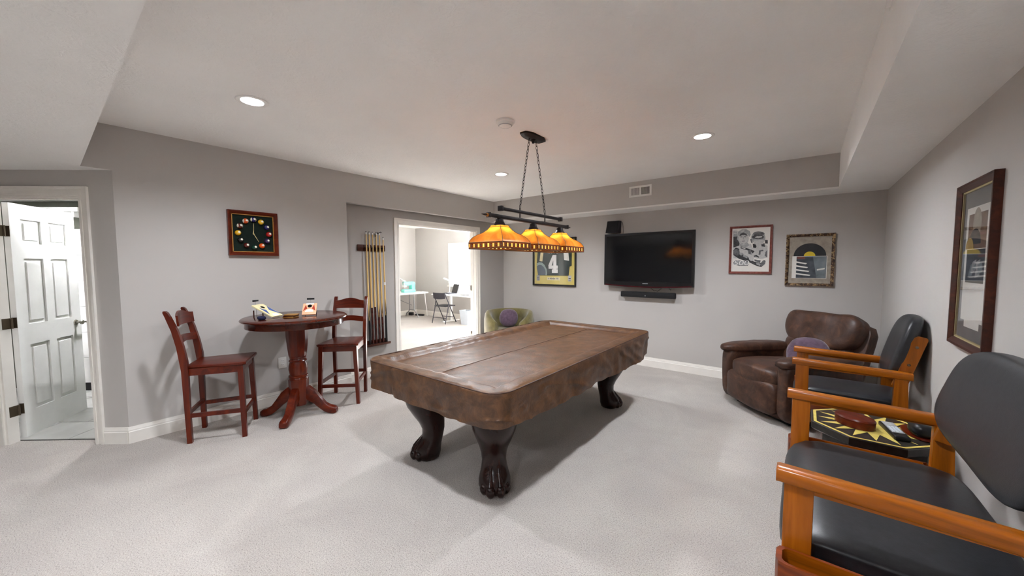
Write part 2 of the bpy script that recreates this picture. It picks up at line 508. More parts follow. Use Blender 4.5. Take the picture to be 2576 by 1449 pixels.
def struct_mesh(name, mb, mat, **k): return struct(mb.build(name, mat, **k))
def plate(xs, ys, holes, z, x0=None):
    """a flat sheet in xy with rectangular holes"""
    mb = MB()
    X = sorted(set(xs+[v for h in holes for v in (h[0], h[1])])); Y = sorted(set(ys+[v for h in holes for v in (h[2], h[3])]))
    for i in range(len(X)-1):
        for j in range(len(Y)-1):
            cx, cy = (X[i]+X[i+1])/2, (Y[j]+Y[j+1])/2
            if any(h[0] < cx < h[1] and h[2] < cy < h[3] for h in holes): continue
            mb.box(X[i], X[i+1], Y[j], Y[j+1], z, z+0.02)
    return mb
def build_room():
    mb = MB().box(-9.7, 0.8, YF-0.1, 7.37, -0.06, 0.0)
    # leave the entry room to its own floor: carpet stops at the door
    struct_mesh('floor', mb, 'carpet')
    h = [(x-0.069, x+0.069, y-0.069, y+0.069) for x, y in CANS]
    struct_mesh('ceiling', plate([-4.7, XS+0.02], [YBEAM, YS+0.02], h, ZC), 'ceiling')
    h = [(x-0.069, x+0.069, y-0.069, y+0.069) for x, y in LOWCANS]
    low = plate([-8.6, 0.8], [YF, YBEAM], h, ZB)
    low.box(-8.6, XL-0.0005, YBEAM, 0.52, ZB+0.0002, ZB+0.02)
    struct_mesh('ceiling_low', low, 'ceiling').name = 'ceiling.001'
    o = MB().box(-4.7, 0.8, YBEAM-0.012, YBEAM, ZB+0.02, ZC+0.02); struct_mesh('trim_1', o, 'wall')
    # soffit along the back wall: face, underside; along the right wall: face, underside
    mb = MB().box(-4.7, XR+0.1, YS, YS+0.02, ZB+0.02, ZC+0.02)
    struct_mesh('trim_2', mb, 'wall')
    mb = MB().box(-4.7, XR+0.1, YS, YB+0.06, ZB, ZB+0.02, 0)
    mb.v = [(x, y, z-0.0) for x, y, z in mb.v]
    struct_mesh('trim_3', mb, 'ceiling')
    mb = MB().box(XS, XS+0.02, YBEAM-0.0, YS+0.01, ZB+0.02, ZC+0.02)
    struct_mesh('trim_4', mb, 'ceiling')
    mb = MB().box(XS, XR+0.1, YBEAM-0.0, YS-0.0, ZB, ZB+0.02)
    struct_mesh('trim_5', mb, 'ceiling')
    # walls
    mb = MB().box(XL-0.09, XL, CORNER.y, AY0, 0, ZC+0.02).box(XL-0.09, XL, AY0, YS+0.02, ZB, ZC+0.02).box(XL-0.09, XL, -0.6, CORNER.y, ZB+0.0008, ZC+0.02)
    struct_mesh('wall_left', mb, 'wall')
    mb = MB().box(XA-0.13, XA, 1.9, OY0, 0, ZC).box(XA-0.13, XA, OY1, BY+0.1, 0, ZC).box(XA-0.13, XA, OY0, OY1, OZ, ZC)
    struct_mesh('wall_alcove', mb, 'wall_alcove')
    struct_mesh('wall_back', MB().box(XA-0.0, XR+0.1, YB, YB+0.1, 0, ZB+0.3), 'wall')
    struct_mesh('wall_right', MB().box(XR, XR+0.1, YF, YB+0.1, 0, ZC), 'wall')
    struct_mesh('wall_front', MB().box(-8.6, XR+0.1, YF-0.1, YF, 0, ZC), 'wall')
    # angled entry wall with the door opening
    XE = Matrix((( ED.x, EN.x, 0, CORNER.x), (ED.y, EN.y, 0, CORNER.y), (0, 0, 1, 0), (0, 0, 0, 1)))
    d0, d1, dh = 0.268, 1.005, 2.075     # opening along the wall
    mb = MB().box(0, d0, 0, 0.07, 0, ZB+0.02, 0, XE).box(d1, 3.6, 0, 0.07, 0, ZB+0.02, 0, XE).box(d0, d1, 0, 0.07, dh, ZB+0.02, 0, XE)
    struct_mesh('wall_entry', mb, 'wall')
    struct_mesh('wall_entry_side', MB().box(3.5, 3.6, -2.6, 0.0, 0, ZB+0.02, 0, XE), 'wall')
    # baseboards: flat board, cove and bead
    def base(name, p, q, mat='trim'):
        p, q = Vector(p), Vector(q); L = (q-p).length; d = (q-p)/L; n = Vector((-d.y, d.x, 0))
        prof = [(0, 0), (0.016, 0), (0.016, 0.098), (0.012, 0.104), (0.012, 0.114), (0.009, 0.122), (0.006, 0.139), (0, 0.139)]
        rings = [[tuple(c+n*a+Vector((0, 0, b))) for a, b in prof] for c in (p, q)]
        struct_mesh(name, MB().loft(rings), mat, sharp=20)
    base('baseboard_left', (XL, AY0, 0), (XL, CORNER.y-0.006, 0)); 
    e1 = CORNER+ED*(d0-0.075)
    base('baseboard_entry', (CORNER.x, CORNER.y, 0), (e1.x, e1.y, 0))
    base('baseboard_back', (XR, YB, 0), (XA, YB, 0))
    base('baseboard_right', (XR, YF, 0), (XR, YB, 0))
    base('baseboard_alcove', (XA, OY0-0.07, 0), (XA, AY0-0.1, 0))
    base('baseboard_corner', (XA, YB, 0), (XA, OY1+0.07, 0))
    base('baseboard_window', (XA-0.13, BY, 0), (BX, BY, 0))
    base('baseboard_far', (BX, BY, 0), (BX, 2.0, 0))
    # far room shell
    struct_mesh('ceiling_far', MB().box(BX-0.1, XA-0.13, 1.9, BY+0.1, ZC, ZC+0.02), 'ceiling').name = 'ceiling.002'
    struct_mesh('wall_far', MB().box(BX-0.1, BX, 1.9, BY+0.1, 0, ZC), 'wall')
    struct_mesh('wall_far_side', MB().box(BX-0.1, XA-0.13, 2.0, 2.1, 0, ZC), 'wall')
    wx0, wx1, wz0, wz1 = -7.92, -6.5, 0.93, 2.06
    mb = MB().box(BX-0.1, wx0, BY, BY+0.14, 0, ZC).box(wx1, -6.15, BY, BY+0.14, 0, ZC).box(-6.15, -4.95, BY, BY+0.14, wz1, ZC).box(-4.95, XA, BY, BY+0.14, 0, ZC).box(wx0, wx1, BY, BY+0.14, 0, wz0).box(wx0, wx1, BY, BY+0.14, wz1, ZC)
    struct_mesh('wall_window', mb, 'wall')
    win = structroot('window_1')
    mb = MB()
    for a in ((wx0-0.07, wx0, wz0, wz1), (wx1, wx1+0.07, wz0, wz1), (wx0-0.07, wx1+0.07, wz1, wz1+0.07)):
        mb.box(a[0], a[1], BY-0.02, BY, a[2], a[3])
    sub('window_casing', mb, 'trim', win)
    sub('window_sill', MB().rbox(wx0-0.1, wx1+0.1, BY-0.06, BY+0.1, wz0-0.03, wz0, 0.006), 'trim', win)
    mb = MB()
    for a, b, c, d in ((wx0, wx0+0.05, wz0, wz1), (wx1-0.05, wx1, wz0, wz1), (wx0+0.05, wx1-0.05, wz0, wz0+0.05), (wx0+0.05, wx1-0.05, wz1-0.05, wz1), (-7.24, -7.18, wz0+0.05, wz1-0.05)):
        mb.box(a, b, BY+0.06, BY+0.1, c, d)
    sub('window_sash', mb, 'trim', win)
    for a, b in ((wx0+0.05, -7.24), (-7.18, wx1-0.05)):
        sub('window_pane', MB().box(a, b, BY+0.078, BY+0.082, wz0+0.05, wz1-0.05), 'glass', win)
    win = structroot('door_3')     # glazed door added right of that window, unseen, for more sky light
    mb = MB()
    for a, b, c, d in ((-6.15, -6.05, 0.0, wz1), (-5.05, -4.95, 0.0, wz1), (-6.05, -5.05, 0.0, 0.16), (-6.05, -5.05, wz1-0.1, wz1)):
        mb.box(a, b, BY+0.05, BY+0.1, c, d)
    sub('door_frame', mb, 'trim', win)
    sub('door_pane', MB().box(-6.05, -5.05, BY+0.073, BY+0.077, 0.16, wz1-0.1), 'glass', win)
    # cased opening to the far room
    op = structroot('door_2')
    mb = MB()
    def casing(mb, a0, a1, z1, put):
        cw = 0.072
        for (p, q, r, s_) in ((a0-cw+0.001, a0, 0.001, z1+cw-0.001), (a1, a1+cw-0.001, 0.001, z1+cw-0.001), (a0, a1, z1, z1+cw-0.001)):
            put(mb, p, q, r, s_, 0.012)
        for (p, q, r, s_) in ((a0-cw, a0-cw+0.02, 0, z1+cw), (a1+cw-0.02, a1+cw, 0, z1+cw), (a0-cw+0.02, a1+cw-0.02, z1+cw-0.02, z1+cw)):
            put(mb, p, q, r, s_, 0.02)
        for (p, q, r, s_) in ((a0-0.022, a0-0.004, 0, z1+0.022), (a1+0.004, a1+0.022, 0, z1+0.022), (a0-0.004, a1+0.004, z1+0.004, z1+0.022)):
            put(mb, p, q, r, s_, 0.016)
    casing(mb, OY0, OY1, OZ, lambda m, p, q, r, s_, t: m.box(XA, XA+t, p, q, r, s_))
    sub('casing', mb, 'trim', op)
    mb = MB().box(XA-0.14, XA, OY0-0.002, OY0+0.016, 0, OZ).box(XA-0.14, XA, OY1-0.016, OY1+0.002, 0, OZ).box(XA-0.14, XA, OY0, OY1, OZ-0.016, OZ)
    mb.box(XA-0.09, XA-0.05, OY1-0.028, OY1-0.016, 0, OZ-0.016).box(XA-0.09, XA-0.05, OY0+0.016, OY0+0.028, 0, OZ-0.016)
    sub('jamb', mb, 'trim', op)
    for z in (0.28, 1.1, 1.86):
        sub('hinge', MB().rbox(XA-0.13, XA-0.095, OY1-0.021, OY1-0.016, z-0.045, z+0.045, 0.002).tube([(XA-0.135, OY1-0.02, z-0.045), (XA-0.135, OY1-0.02, z+0.045)], 0.006), 'nickel', op)
    # entry door: frame and six-panel leaf standing open into the next room
    dr = structroot('door_1')
    mb = MB()
    casing(mb, d0, d1, dh, lambda m, p, q, r, s_, t: m.box(p, q, -t, 0, r, s_, 0, XE))
    sub('casing', mb, 'trim', dr)
    mb = MB().box(d0-0.002, d0+0.016, 0, 0.075, 0, dh, 0, XE).box(d1-0.016, d1+0.002, 0, 0.075, 0, dh, 0, XE).box(d0, d1, 0, 0.075, dh-0.016, dh, 0, XE)
    mb.box(d0+0.016, d0+0.024, 0.02, 0.045, 0, dh-0.016, 0, XE).box(d0, d1, 0.02, 0.045, dh-0.028, dh-0.016, 0, XE)
    sub('jamb', mb, 'trim', dr)
    hp = XE @ Vector((d1-0.03, 0.078, 0))
    dl = Vector((-5.88, 0.235, 0))-Vector((hp.x, hp.y, 0)); dl.normalize()
    dn = Vector((dl.y, -dl.x, 0))
    if dn.dot(Vector((1, 0, 0))) < 0: dn = -dn
    hp = hp+dl*0.045
    XD = Matrix(((dl.x, 0, dn.x, hp.x), (dl.y, 0, dn.y, hp.y), (0, 1, 0, 0.012), (0, 0, 0, 1)))   # x along leaf, y up, z towards us
    W, H = 0.70, 2.03
    cols = [(0.105, 0.305), (0.385, 0.585)]
    rows = [(0.22, 0.80), (0.98, 1.56), (1.69, 1.90)]
    X_ = sorted({0, W, *[v for c in cols for v in c]}); Y_ = sorted({0, H, *[v for r in rows for v in r]})
    mb = MB()
    for i in range(len(X_)-1):
        for j in range(len(Y_)-1):
            cx, cy = (X_[i]+X_[i+1])/2, (Y_[j]+Y_[j+1])/2
            if any(c[0] < cx < c[1] for c in cols) and any(r[0] < cy < r[1] for r in rows):
                mb.box(X_[i], X_[i+1], Y_[j], Y_[j+1], -0.026, -0.014, 0, XD)
            else:
                mb.box(X_[i], X_[i+1], Y_[j], Y_[j+1], -0.038, 0, 0, XD)
    sub('door_leaf', mb, 'doorpaint', dr, doubles=False)
    for c in cols:
        for r in rows:
            a, b, e, f = c[0], c[1], r[0], r[1]
            rings = []
            for i, z in ((0.004, -0.014), (0.030, -0.012), (0.034, -0.004), (0.05, -0.003)):
                rings.append([(a+i, e+i, z), (b-i, e+i, z), (b-i, f-i, z), (a+i, f-i, z)])
            sub('door_panel', MB().loft(rings, 0, XD), 'doorpaint', dr, sharp=15)
    for z in (0.27, 1.02, 1.80):
        mb = MB()
        q = XE @ Vector((d1-0.017, 0.09, z)); 
        mb.box(d1-0.019, d1-0.016, 0.02, 0.075, z-0.045, z+0.045, 0, XE)
        mb.box(-0.0025, 0.0, z-0.057, z+0.033, -0.036, -0.002, 0, XD)
        k = XE @ Vector((d1-0.022, 0.08, 0))
        mb.tube([(k.x, k.y, z-0.045), (k.x, k.y, z+0.045)], 0.007)
        mb.bar((k.x, k.y, z), (XD @ Vector((0, 0, -0.036))).to_tuple()[:2]+(z,), 0.004, 0.09)
        sub('hinge', mb, 'bronze', dr)
    mb = MB().lathe([(0, 0), (0.028, 0), (0.026, 0.008), (0.012, 0.012), (0.011, 0.034), (0.02, 0.04), (0.024, 0.05), (0.019, 0.058), (0, 0.06)], 16, 0, XD @ T(0.63, 0.92, 0))
    mb.tube([XD @ Vector((0.635, 0.92, 0.048)), XD @ Vector((0.66, 0.921, 0.052)), XD @ Vector((0.695, 0.915, 0.05)), XD @ Vector((0.72, 0.91, 0.048))], [0.009, 0.008, 0.008, 0.007], 8)
    sub('door_handle', mb, 'nickel', dr)
    # the little room behind the door
    fl = structroot('floor_tiled')
    sub('grout_bed', MB().box(0.13, 3.0, 0.075, 1.5, 0.0, 0.006, 0, XE), 'grout', fl)
    for i in range(6):
        for j in range(4):
            x, y = 0.135+i*0.46+0.23*(j % 2), 0.08+j*0.36
            sub('tile', MB().rbox(x, x+0.452, y, min(y+0.352, 1.495), 0.004, 0.012+0.0006*((i*3+j*5) % 3), 0.002, 1, 0, XE), 'tile', fl)
    struct_mesh('wall_tiled', MB().box(0.1, 3.1, 1.5, 1.6, 0, ZB, 0, XE), 'hallwall')
    struct_mesh('wall_hall', MB().box(0.10, 0.13, 0.071, 1.5, 0, ZB, 0, XE), 'hallwall')
    struct_mesh('wall_hall_side', MB().box(3.0, 3.1, 0.071, 1.5, 0, ZB, 0, XE), 'hallwall')
    struct_mesh('ceiling_hall', MB().box(0.1, 3.1, 0.07, 1.6, ZB-0.004, ZB+0.02, 0, XE), 'ceiling').name = 'ceiling.003'
    return XE
XE = build_room()
# ------------------------------------------------------------ lamps
def can_light(x, y, z, label, group, dim=1.0):
    t = empty('recessed_light', label, 'ceiling light', (x, y, z), 0, group)
    sub('trim_ring', MB().lathe([(0.067, 0.0), (0.069, -0.004), (0.094, -0.006), (0.099, -0.002), (0.099, 0.0)], 28, cap=False), 'plasticwhite', t)
    sub('baffle', MB().lathe([(0.068, 0.0), (0.066, 0.03)], 28, cap=False), 'plasticwhite', t)
    sub('lens', MB().lathe([(0.0, 0.000), (0.03, 0.001), (0.052, 0.004), (0.063, 0.007), (0.067, 0.010)], 28), 'canlens', t)
    ld = bpy.data.lights.new('downlight_beam', 'SPOT')
    ld.energy = CANBEAM*dim; ld.spot_size = radians(157); ld.spot_blend = 0.75; ld.shadow_soft_size = 0.055
    ld.color = lin((243, 248, 255))[:3]
    lo = bpy.data.objects.new('downlight_beam', ld); COL.objects.link(lo); lo.parent = t; lo.location = (0, 0, -0.062)
for (x, y), lb in zip(CANS, ['lit round downlight in the ceiling above the pub table', 'lit round downlight in the ceiling in front of the television, right of the hanging lamp',
                             'lit round downlight in the ceiling near the far doorway, left of the lamp chains', 'lit round downlight overhead, out of the picture']):
    can_light(x, y, ZC, lb, 'round ceiling downlights', 0.78 if x < -3.05 else 1.08)
for (x, y), lb in zip(LOWCANS, ['lit round downlight in the low ceiling by the entry door, behind the viewer', 'lit round downlight in the low ceiling right behind the viewer', 'lit round downlight in the low ceiling near the window behind the viewer']):
    can_light(x, y, ZB, lb, 'round ceiling downlights', 0.7)

def pendant():
    px = -1.94
    t = empty('pendant_lamp', 'three-shade amber art glass billiard lamp hung on chains over the pool table', 'pendant lamp', (px, 2.77, ZC))
    W = lambda y, z, x=0.0: Vector((x, y-2.77, z-ZC))
    # canopy: elongated octagonal plate with a boss
    mb = MB()
    def octo(a, b, z): return [(-b, -a*0.55, z), (-b*0.5, -a, z), (b*0.5, -a, z), (b, -a*0.55, z), (b, a*0.55, z), (b*0.5, a, z), (-b*0.5, a, z), (-b, a*0.55, z)]
    mb.loft([octo(0.155, 0.062, 0.0), octo(0.155, 0.062, -0.014), octo(0.12, 0.042, -0.03)])
    mb.lathe([(0.022, -0.028), (0.024, -0.036), (0.014, -0.044), (0.011, -0.06), (0.0, -0.064)], 12)
    sub('canopy', mb, 'blackmetal', t)
    # chains
    for y0, y1 in ((2.71, 2.573), (2.815, 2.962)):
        p, q = W(y0, 2.60), W(y1, 1.99)
        ch = MB(); L = (q-p).length; d = (q-p)/L; n = 20
        s1 = Vector((1, 0, 0)); s2 = d.cross(s1).normalized()
        for i in range(n):
            c = p+d*L*(i+0.5)/n
            a = s1 if i % 2 else s2
            hl, hw = L/n*0.60, 0.0085
            pts = []
            for k in range(10):
                th = 2*pi*k/10
                pts.append(c+d*hl*cos(th)*(1.0)+a*hw*sin(th))
            ch.tube(pts, 0.0022, 5, closed=True)
        ch.tube([W(y0, 2.625), p], 0.004, 6)
        sub('chain', ch, 'blackmetal', t)
        sub('hanging_rod', MB().tube([q, W(y1, 1.885)], 0.0055, 8), 'blackmetal', t)
    # two square bars with end blocks
    mb = MB().rbox(-0.0125, 0.0125, W(2.32, 0).y, W(3.235, 0).y, W(0, 1.945).z, W(0, 1.970).z, 0.003)
    for y in (2.315, 3.24): mb.rbox(-0.021, 0.021, W(y-0.014, 0).y, W(y+0.014, 0).y, W(0, 1.937).z, W(0, 1.978).z, 0.003)
    sub('top_bar', mb, 'blackmetal', t)
    mb = MB().rbox(-0.016, 0.016, W(2.175, 0).y, W(3.365, 0).y, W(0, 1.876).z, W(0, 1.905).z, 0.003)
    for y in (2.17, 3.37): mb.rbox(-0.02, 0.02, W(y-0.008, 0).y, W(y+0.008, 0).y, W(0, 1.872).z, W(0, 1.910).z, 0.002)
    sub('main_bar', mb, 'blackmetal', t)
    for s_, y in ((-1, 2.165), (1, 3.375)):
        X = T(0, W(y, 0).y, W(0, 1.890).z) @ R(-s_*pi/2, 'X')
        sub('finial', MB().lathe([(0.013, 0.0), (0.013, 0.016)], 12, 1, X).lathe([(0.008, 0.016), (0.009, 0.03), (0.005, 0.055), (0.002, 0.075), (0, 0.078)], 12, 0, X), ['blackmetal', 'copper'], t)
    prof = [(0.050, 1.820), (0.056, 1.806), (0.072, 1.782), (0.096, 1.760), (0.128, 1.743), (0.154, 1.722), (0.170, 1.698), (0.176, 1.680)]
    for yc in (2.303, 2.770, 3.232):
        c = W(yc, 1.82)
        sh = bpy.data.objects.new('lamp_shade', None); sh.empty_display_size = 0.05
        COL.objects.link(sh); sh.parent = t; sh.location = c
        zz = lambda z: z-1.82
        for k in range(4):
            X = R(k*pi/2, 'Z')
            rings = []
            for a, z in prof:
                rings.append([tuple(X @ Vector((a, a*u, zz(z)+0.004*(1-u*u)*(1 if z < 1.81 else 0)))) for u in (-1, -0.6, -0.2, 0.2, 0.6, 1)])
            sub('glass_panel', MB().loft(rings, closed=False), 'amber', sh, sharp=60)
        mb = MB()
        for k in range(4):
            X = R(k*pi/2, 'Z')
            mb.tube([X @ Vector((a+0.0005, a+0.0005, zz(z))) for a, z in prof]+[X @ Vector((0.177, 0.177, zz(1.632)))], 0.0022, 5)
            for z, r, a in ((1.680, 0.0026, 0.177), (1.632, 0.003, 0.177), (1.806, 0.0025, 0.056), (1.671, 0.0012, 0.177), (1.641, 0.0012, 0.177)):
                mb.tube([X @ Vector((a, -a, zz(z))), X @ Vector((a, a, zz(z)))], r, 5)
            for i in range(15):
                u = -0.177+0.354*i/14
                mb.tube([X @ Vector((0.177, u, zz(1.678))), X @ Vector((0.177, u, zz(1.634)))], 0.0009, 4)
        sub('leading', mb, 'bronze', sh)
        ye, rd, cr = MB(), MB(), MB()
        for k in range(4):
            X = R(k*pi/2, 'Z')
            for i in range(7):
                u0 = -0.1765+0.353*i/7; u1 = u0+0.353/7; m1 = u0+0.018
                ye.add([(0.1766, u0, zz(1.642)), (0.1766, m1, zz(1.642)), (0.1766, m1, zz(1.671)), (0.1766, u0, zz(1.671))], [(0, 1, 2, 3)], 0, X)
                for a_, b_, c_, d_ in ((m1, u1, 1.642, 1.671), (u0, u1, 1.671, 1.680), (u0, u1, 1.632, 1.642)):
                    rd.add([(0.1766, a_, zz(c_)), (0.1766, b_, zz(c_)), (0.1766, b_, zz(d_)), (0.1766, a_, zz(d_))], [(0, 1, 2, 3)], 0, X)
                cc = (m1+u1)/2
                cr.box(0.1768, 0.1782, cc-0.009, cc+0.009, zz(1.653), zz(1.660), 0, X).box(0.1768, 0.1782, cc-0.0035, cc+0.0035, zz(1.646), zz(1.667), 0, X)
        sub('yellow_tiles', ye, 'yellowglass', sh, kind='stuff')
        sub('border_tiles', rd, 'redglass', sh, kind='stuff')
        sub('cross_tiles', cr, 'bronze', sh, kind='stuff')
        sub('shade_cap', MB().lathe([(0.0, 0.063), (0.014, 0.063), (0.016, 0.055), (0.030, 0.050), (0.033, 0.030), (0.036, 0.028), (0.040, 0.018), (0.052, 0.003), (0.052, -0.003), (0.0, -0.003)], 16), 'blackmetal', sh)
        sub('socket', MB().lathe([(0.018, -0.003), (0.02, -0.04), (0.0, -0.042)], 12), 'blackmetal', sh)
        sub('bulb', MB().lathe([(0.0, -0.112), (0.016, -0.106), (0.026, -0.088), (0.024, -0.070), (0.014, -0.052), (0.013, -0.043)], 14), 'bulbglow', sh)
pendant()

o = empty('smoke_detector', 'round white smoke detector on the ceiling left of the lamp canopy', 'smoke detector', (-1.914, 2.346, ZC))
sub('base', MB().lathe([(0.075, 0), (0.075, -0.012), (0.068, -0.016), (0.0, -0.016)], 28), 'plasticwhite', o)
sub('cap', MB().lathe([(0.064, -0.014), (0.062, -0.026), (0.054, -0.036), (0.040, -0.040), (0.0, -0.041)], 28), 'plasticwhite', o)
sub('vent_slot', MB().lathe([(0.056, -0.0345), (0.050, -0.0385), (0.049, -0.0385), (0.055, -0.0345)], 28, cap=False), 'greyplastic', o)
o = empty('wall_sensor', 'small round white fitting on the soffit face at the upper right edge', 'sensor', (XS, 2.168, 2.565), 0)
Xw = R(-pi/2, 'Y')
sub('base', MB().lathe([(0.0, 0.0), (0.042, 0), (0.042, 0.010), (0.0, 0.010)], 24, 0, Xw), 'plasticwhite', o)
sub('cap', MB().lathe([(0.030, 0.010), (0.027, 0.022), (0.0, 0.024)], 24, 0, Xw), 'plasticwhite', o)

# ------------------------------------------------------------ pool table
def rrect(x0, x1, y0, y1, r, nc=6, ns=(26, 44)):
    """points round a rounded rectangle with outward normals"""
    out = []
    def seg(p, q, n, nm):
        for i in range(n):
            f = i/n
            out.append(((p[0]+(q[0]-p[0])*f, p[1]+(q[1]-p[1])*f), nm))
    def arc(cx, cy, a0):
        for i in range(nc):
            a = a0+pi/2*i/nc
            out.append(((cx+r*cos(a), cy+r*sin(a)), (cos(a), sin(a))))
    seg((x0+r, y0), (x1-r, y0), ns[0], (0, -1)); arc(x1-r, y0+r, -pi/2)
    seg((x1, y0+r), (x1, y1-r), ns[1], (1, 0)); arc(x1-r, y1-r, 0)
    seg((x1-r, y1), (x0+r, y1), ns[0], (0, 1)); arc(x0+r, y1-r, pi/2)
    seg((x0, y1-r), (x0, y0+r), ns[1], (-1, 0)); arc(x0+r, y0+r, pi)
    return out
TX0, TX1, TY0, TY1, TZ = -2.60, -1.262, 1.478, 4.015, 0.800
def pool_table():
    cx, cy = (TX0+TX1)/2, (TY0+TY1)/2
    t = empty('pool_table', 'dark wood pool table on carved claw-foot legs under a brown cover', 'pool table', (cx, cy, 0))
    hx, hy = (TX1-TX0)/2-0.03, (TY1-TY0)/2-0.03
    sub('cabinet', MB().rbox(-hx+0.06, hx-0.06, -hy+0.06, hy-0.06, 0.575, 0.74, 0.02), 'mahogany_y', t)
    mb = MB(); rr = []
    for d, z in ((0.07, 0.735), (0.0, 0.735), (0.0, 0.770), (0.008, 0.776), (0.062, 0.776), (0.07, 0.735)):
        rr.append([(x, y, z) for (x, y), _ in rrect(-hx+d, hx-d, -hy+d, hy-d, max(0.02, 0.115-d), 8, (6, 10))])
    mb.loft(rr, cap=False)
    sub('rail', mb, 'mahogany_y', t)
    def leg(sx, sy):
        # foot toes outwards along the diagonal
        D = Vector((sx, sy, 0)).normalized()
        base = Vector((sx*(hx-0.385), sy*(hy-0.40), 0))
        prof = [(0.000, 0.130, 0.066), (0.012, 0.134, 0.082), (0.045, 0.138, 0.094), (0.085, 0.134, 0.093), (0.115, 0.122, 0.086), (0.150, 0.104, 0.077),
                (0.190, 0.090, 0.072), (0.235, 0.086, 0.076), (0.290, 0.098, 0.088), (0.350, 0.120, 0.106), (0.420, 0.142, 0.126), (0.490, 0.150, 0.140), (0.560, 0.142, 0.145), (0.620, 0.130, 0.140)]
        rings = []
        for z, off, r in prof:
            ring = []
            for k in range(20):
                a = 2*pi*k/20+atan2(D.y, D.x)
                # rounded square whose corner faces outwards
                b = a-atan2(D.y, D.x)
                kk = 1/((abs(cos(b))**1.7+abs(sin(b))**1.7)**(1/1.7))
                p = base+D*off+Vector((cos(a), sin(a), 0))*r*1.14*kk
                ring.append((p.x, p.y, z))
            rings.append(ring)
        o = sub('leg', MB().loft(rings), 'mahogany_z', t, sharp=60)
        mb = MB()
        for k, (da, rr) in enumerate(((-1.0, 0.082), (-0.36, 0.094), (0.36, 0.094), (1.0, 0.082))):
            a = atan2(D.y, D.x)+da
            c = base+D*0.142+Vector((cos(a), sin(a), 0))*rr
            X = T(c.x, c.y, 0.046) @ R(a, 'Z')
            mb.lathe([(0.0, -0.042), (0.018, -0.036), (0.030, -0.016), (0.033, 0.004), (0.026, 0.026), (0.012, 0.038), (0.0, 0.041)], 14, 0, X)
        for k in (-0.34, 0.34):
            a = atan2(D.y, D.x)+k
            q = [base+D*off+Vector((cos(a), sin(a), 0))*(r*1.10)+Vector((0, 0, z)) for z, off, r in ((0.075, 0.138, 0.090), (0.11, 0.125, 0.083), (0.15, 0.104, 0.073), (0.18, 0.092, 0.068))]
            mb.tube(q, [0.022, 0.016, 0.012, 0.006], 8)
        sub('claw_foot', mb, 'mahogany_z', o, sharp=60)
        mb = MB()
        c = base+D*0.17
        a = atan2(D.y, D.x)
        mb.lathe([(0.0, -0.09), (0.03, -0.085), (0.05, -0.03), (0.052, 0.04), (0.0, 0.05)], 10, 0, T(c.x, c.y, 0.57) @ R(a, 'Z'), 0.6, 1.0) if False else None
    for sx in (-1, 1):
        for sy in (-1, 1): leg(sx, sy)
    # leather pockets showing below the cover
    for i, (x, y) in enumerate(((-hx+0.02, -hy+0.02), (hx-0.02, -hy+0.02), (-hx+0.02, hy-0.02), (hx-0.02, hy-0.02), (-hx-0.0, 0), (hx, 0))):
        mb = MB()
        ox, oy = (0 if abs(x) < 0.1 else math.copysign(1, x)), (0 if abs(y) < 0.1 else math.copysign(1, y))
        x2, y2 = x-ox*(0.10 if oy else 0.075), y-oy*0.10
        mb.lathe([(0.050, 0.72), (0.052, 0.66), (0.045, 0.60), (0.032, 0.565), (0.0, 0.555)], 12, 0, T(x2, y2, 0))
        for k in range(12):
            a = 2*pi*k/12
            p = Vector((x2+0.036*cos(a), y2+0.036*sin(a), 0.58))
            mb.tube([p, p+Vector((0.004*cos(a*3), 0.004*sin(a*2), -0.035-0.010*((k*7) % 3)))], 0.0055, 5)
        sub('pocket', mb, 'leather_strap', t)
pool_table()
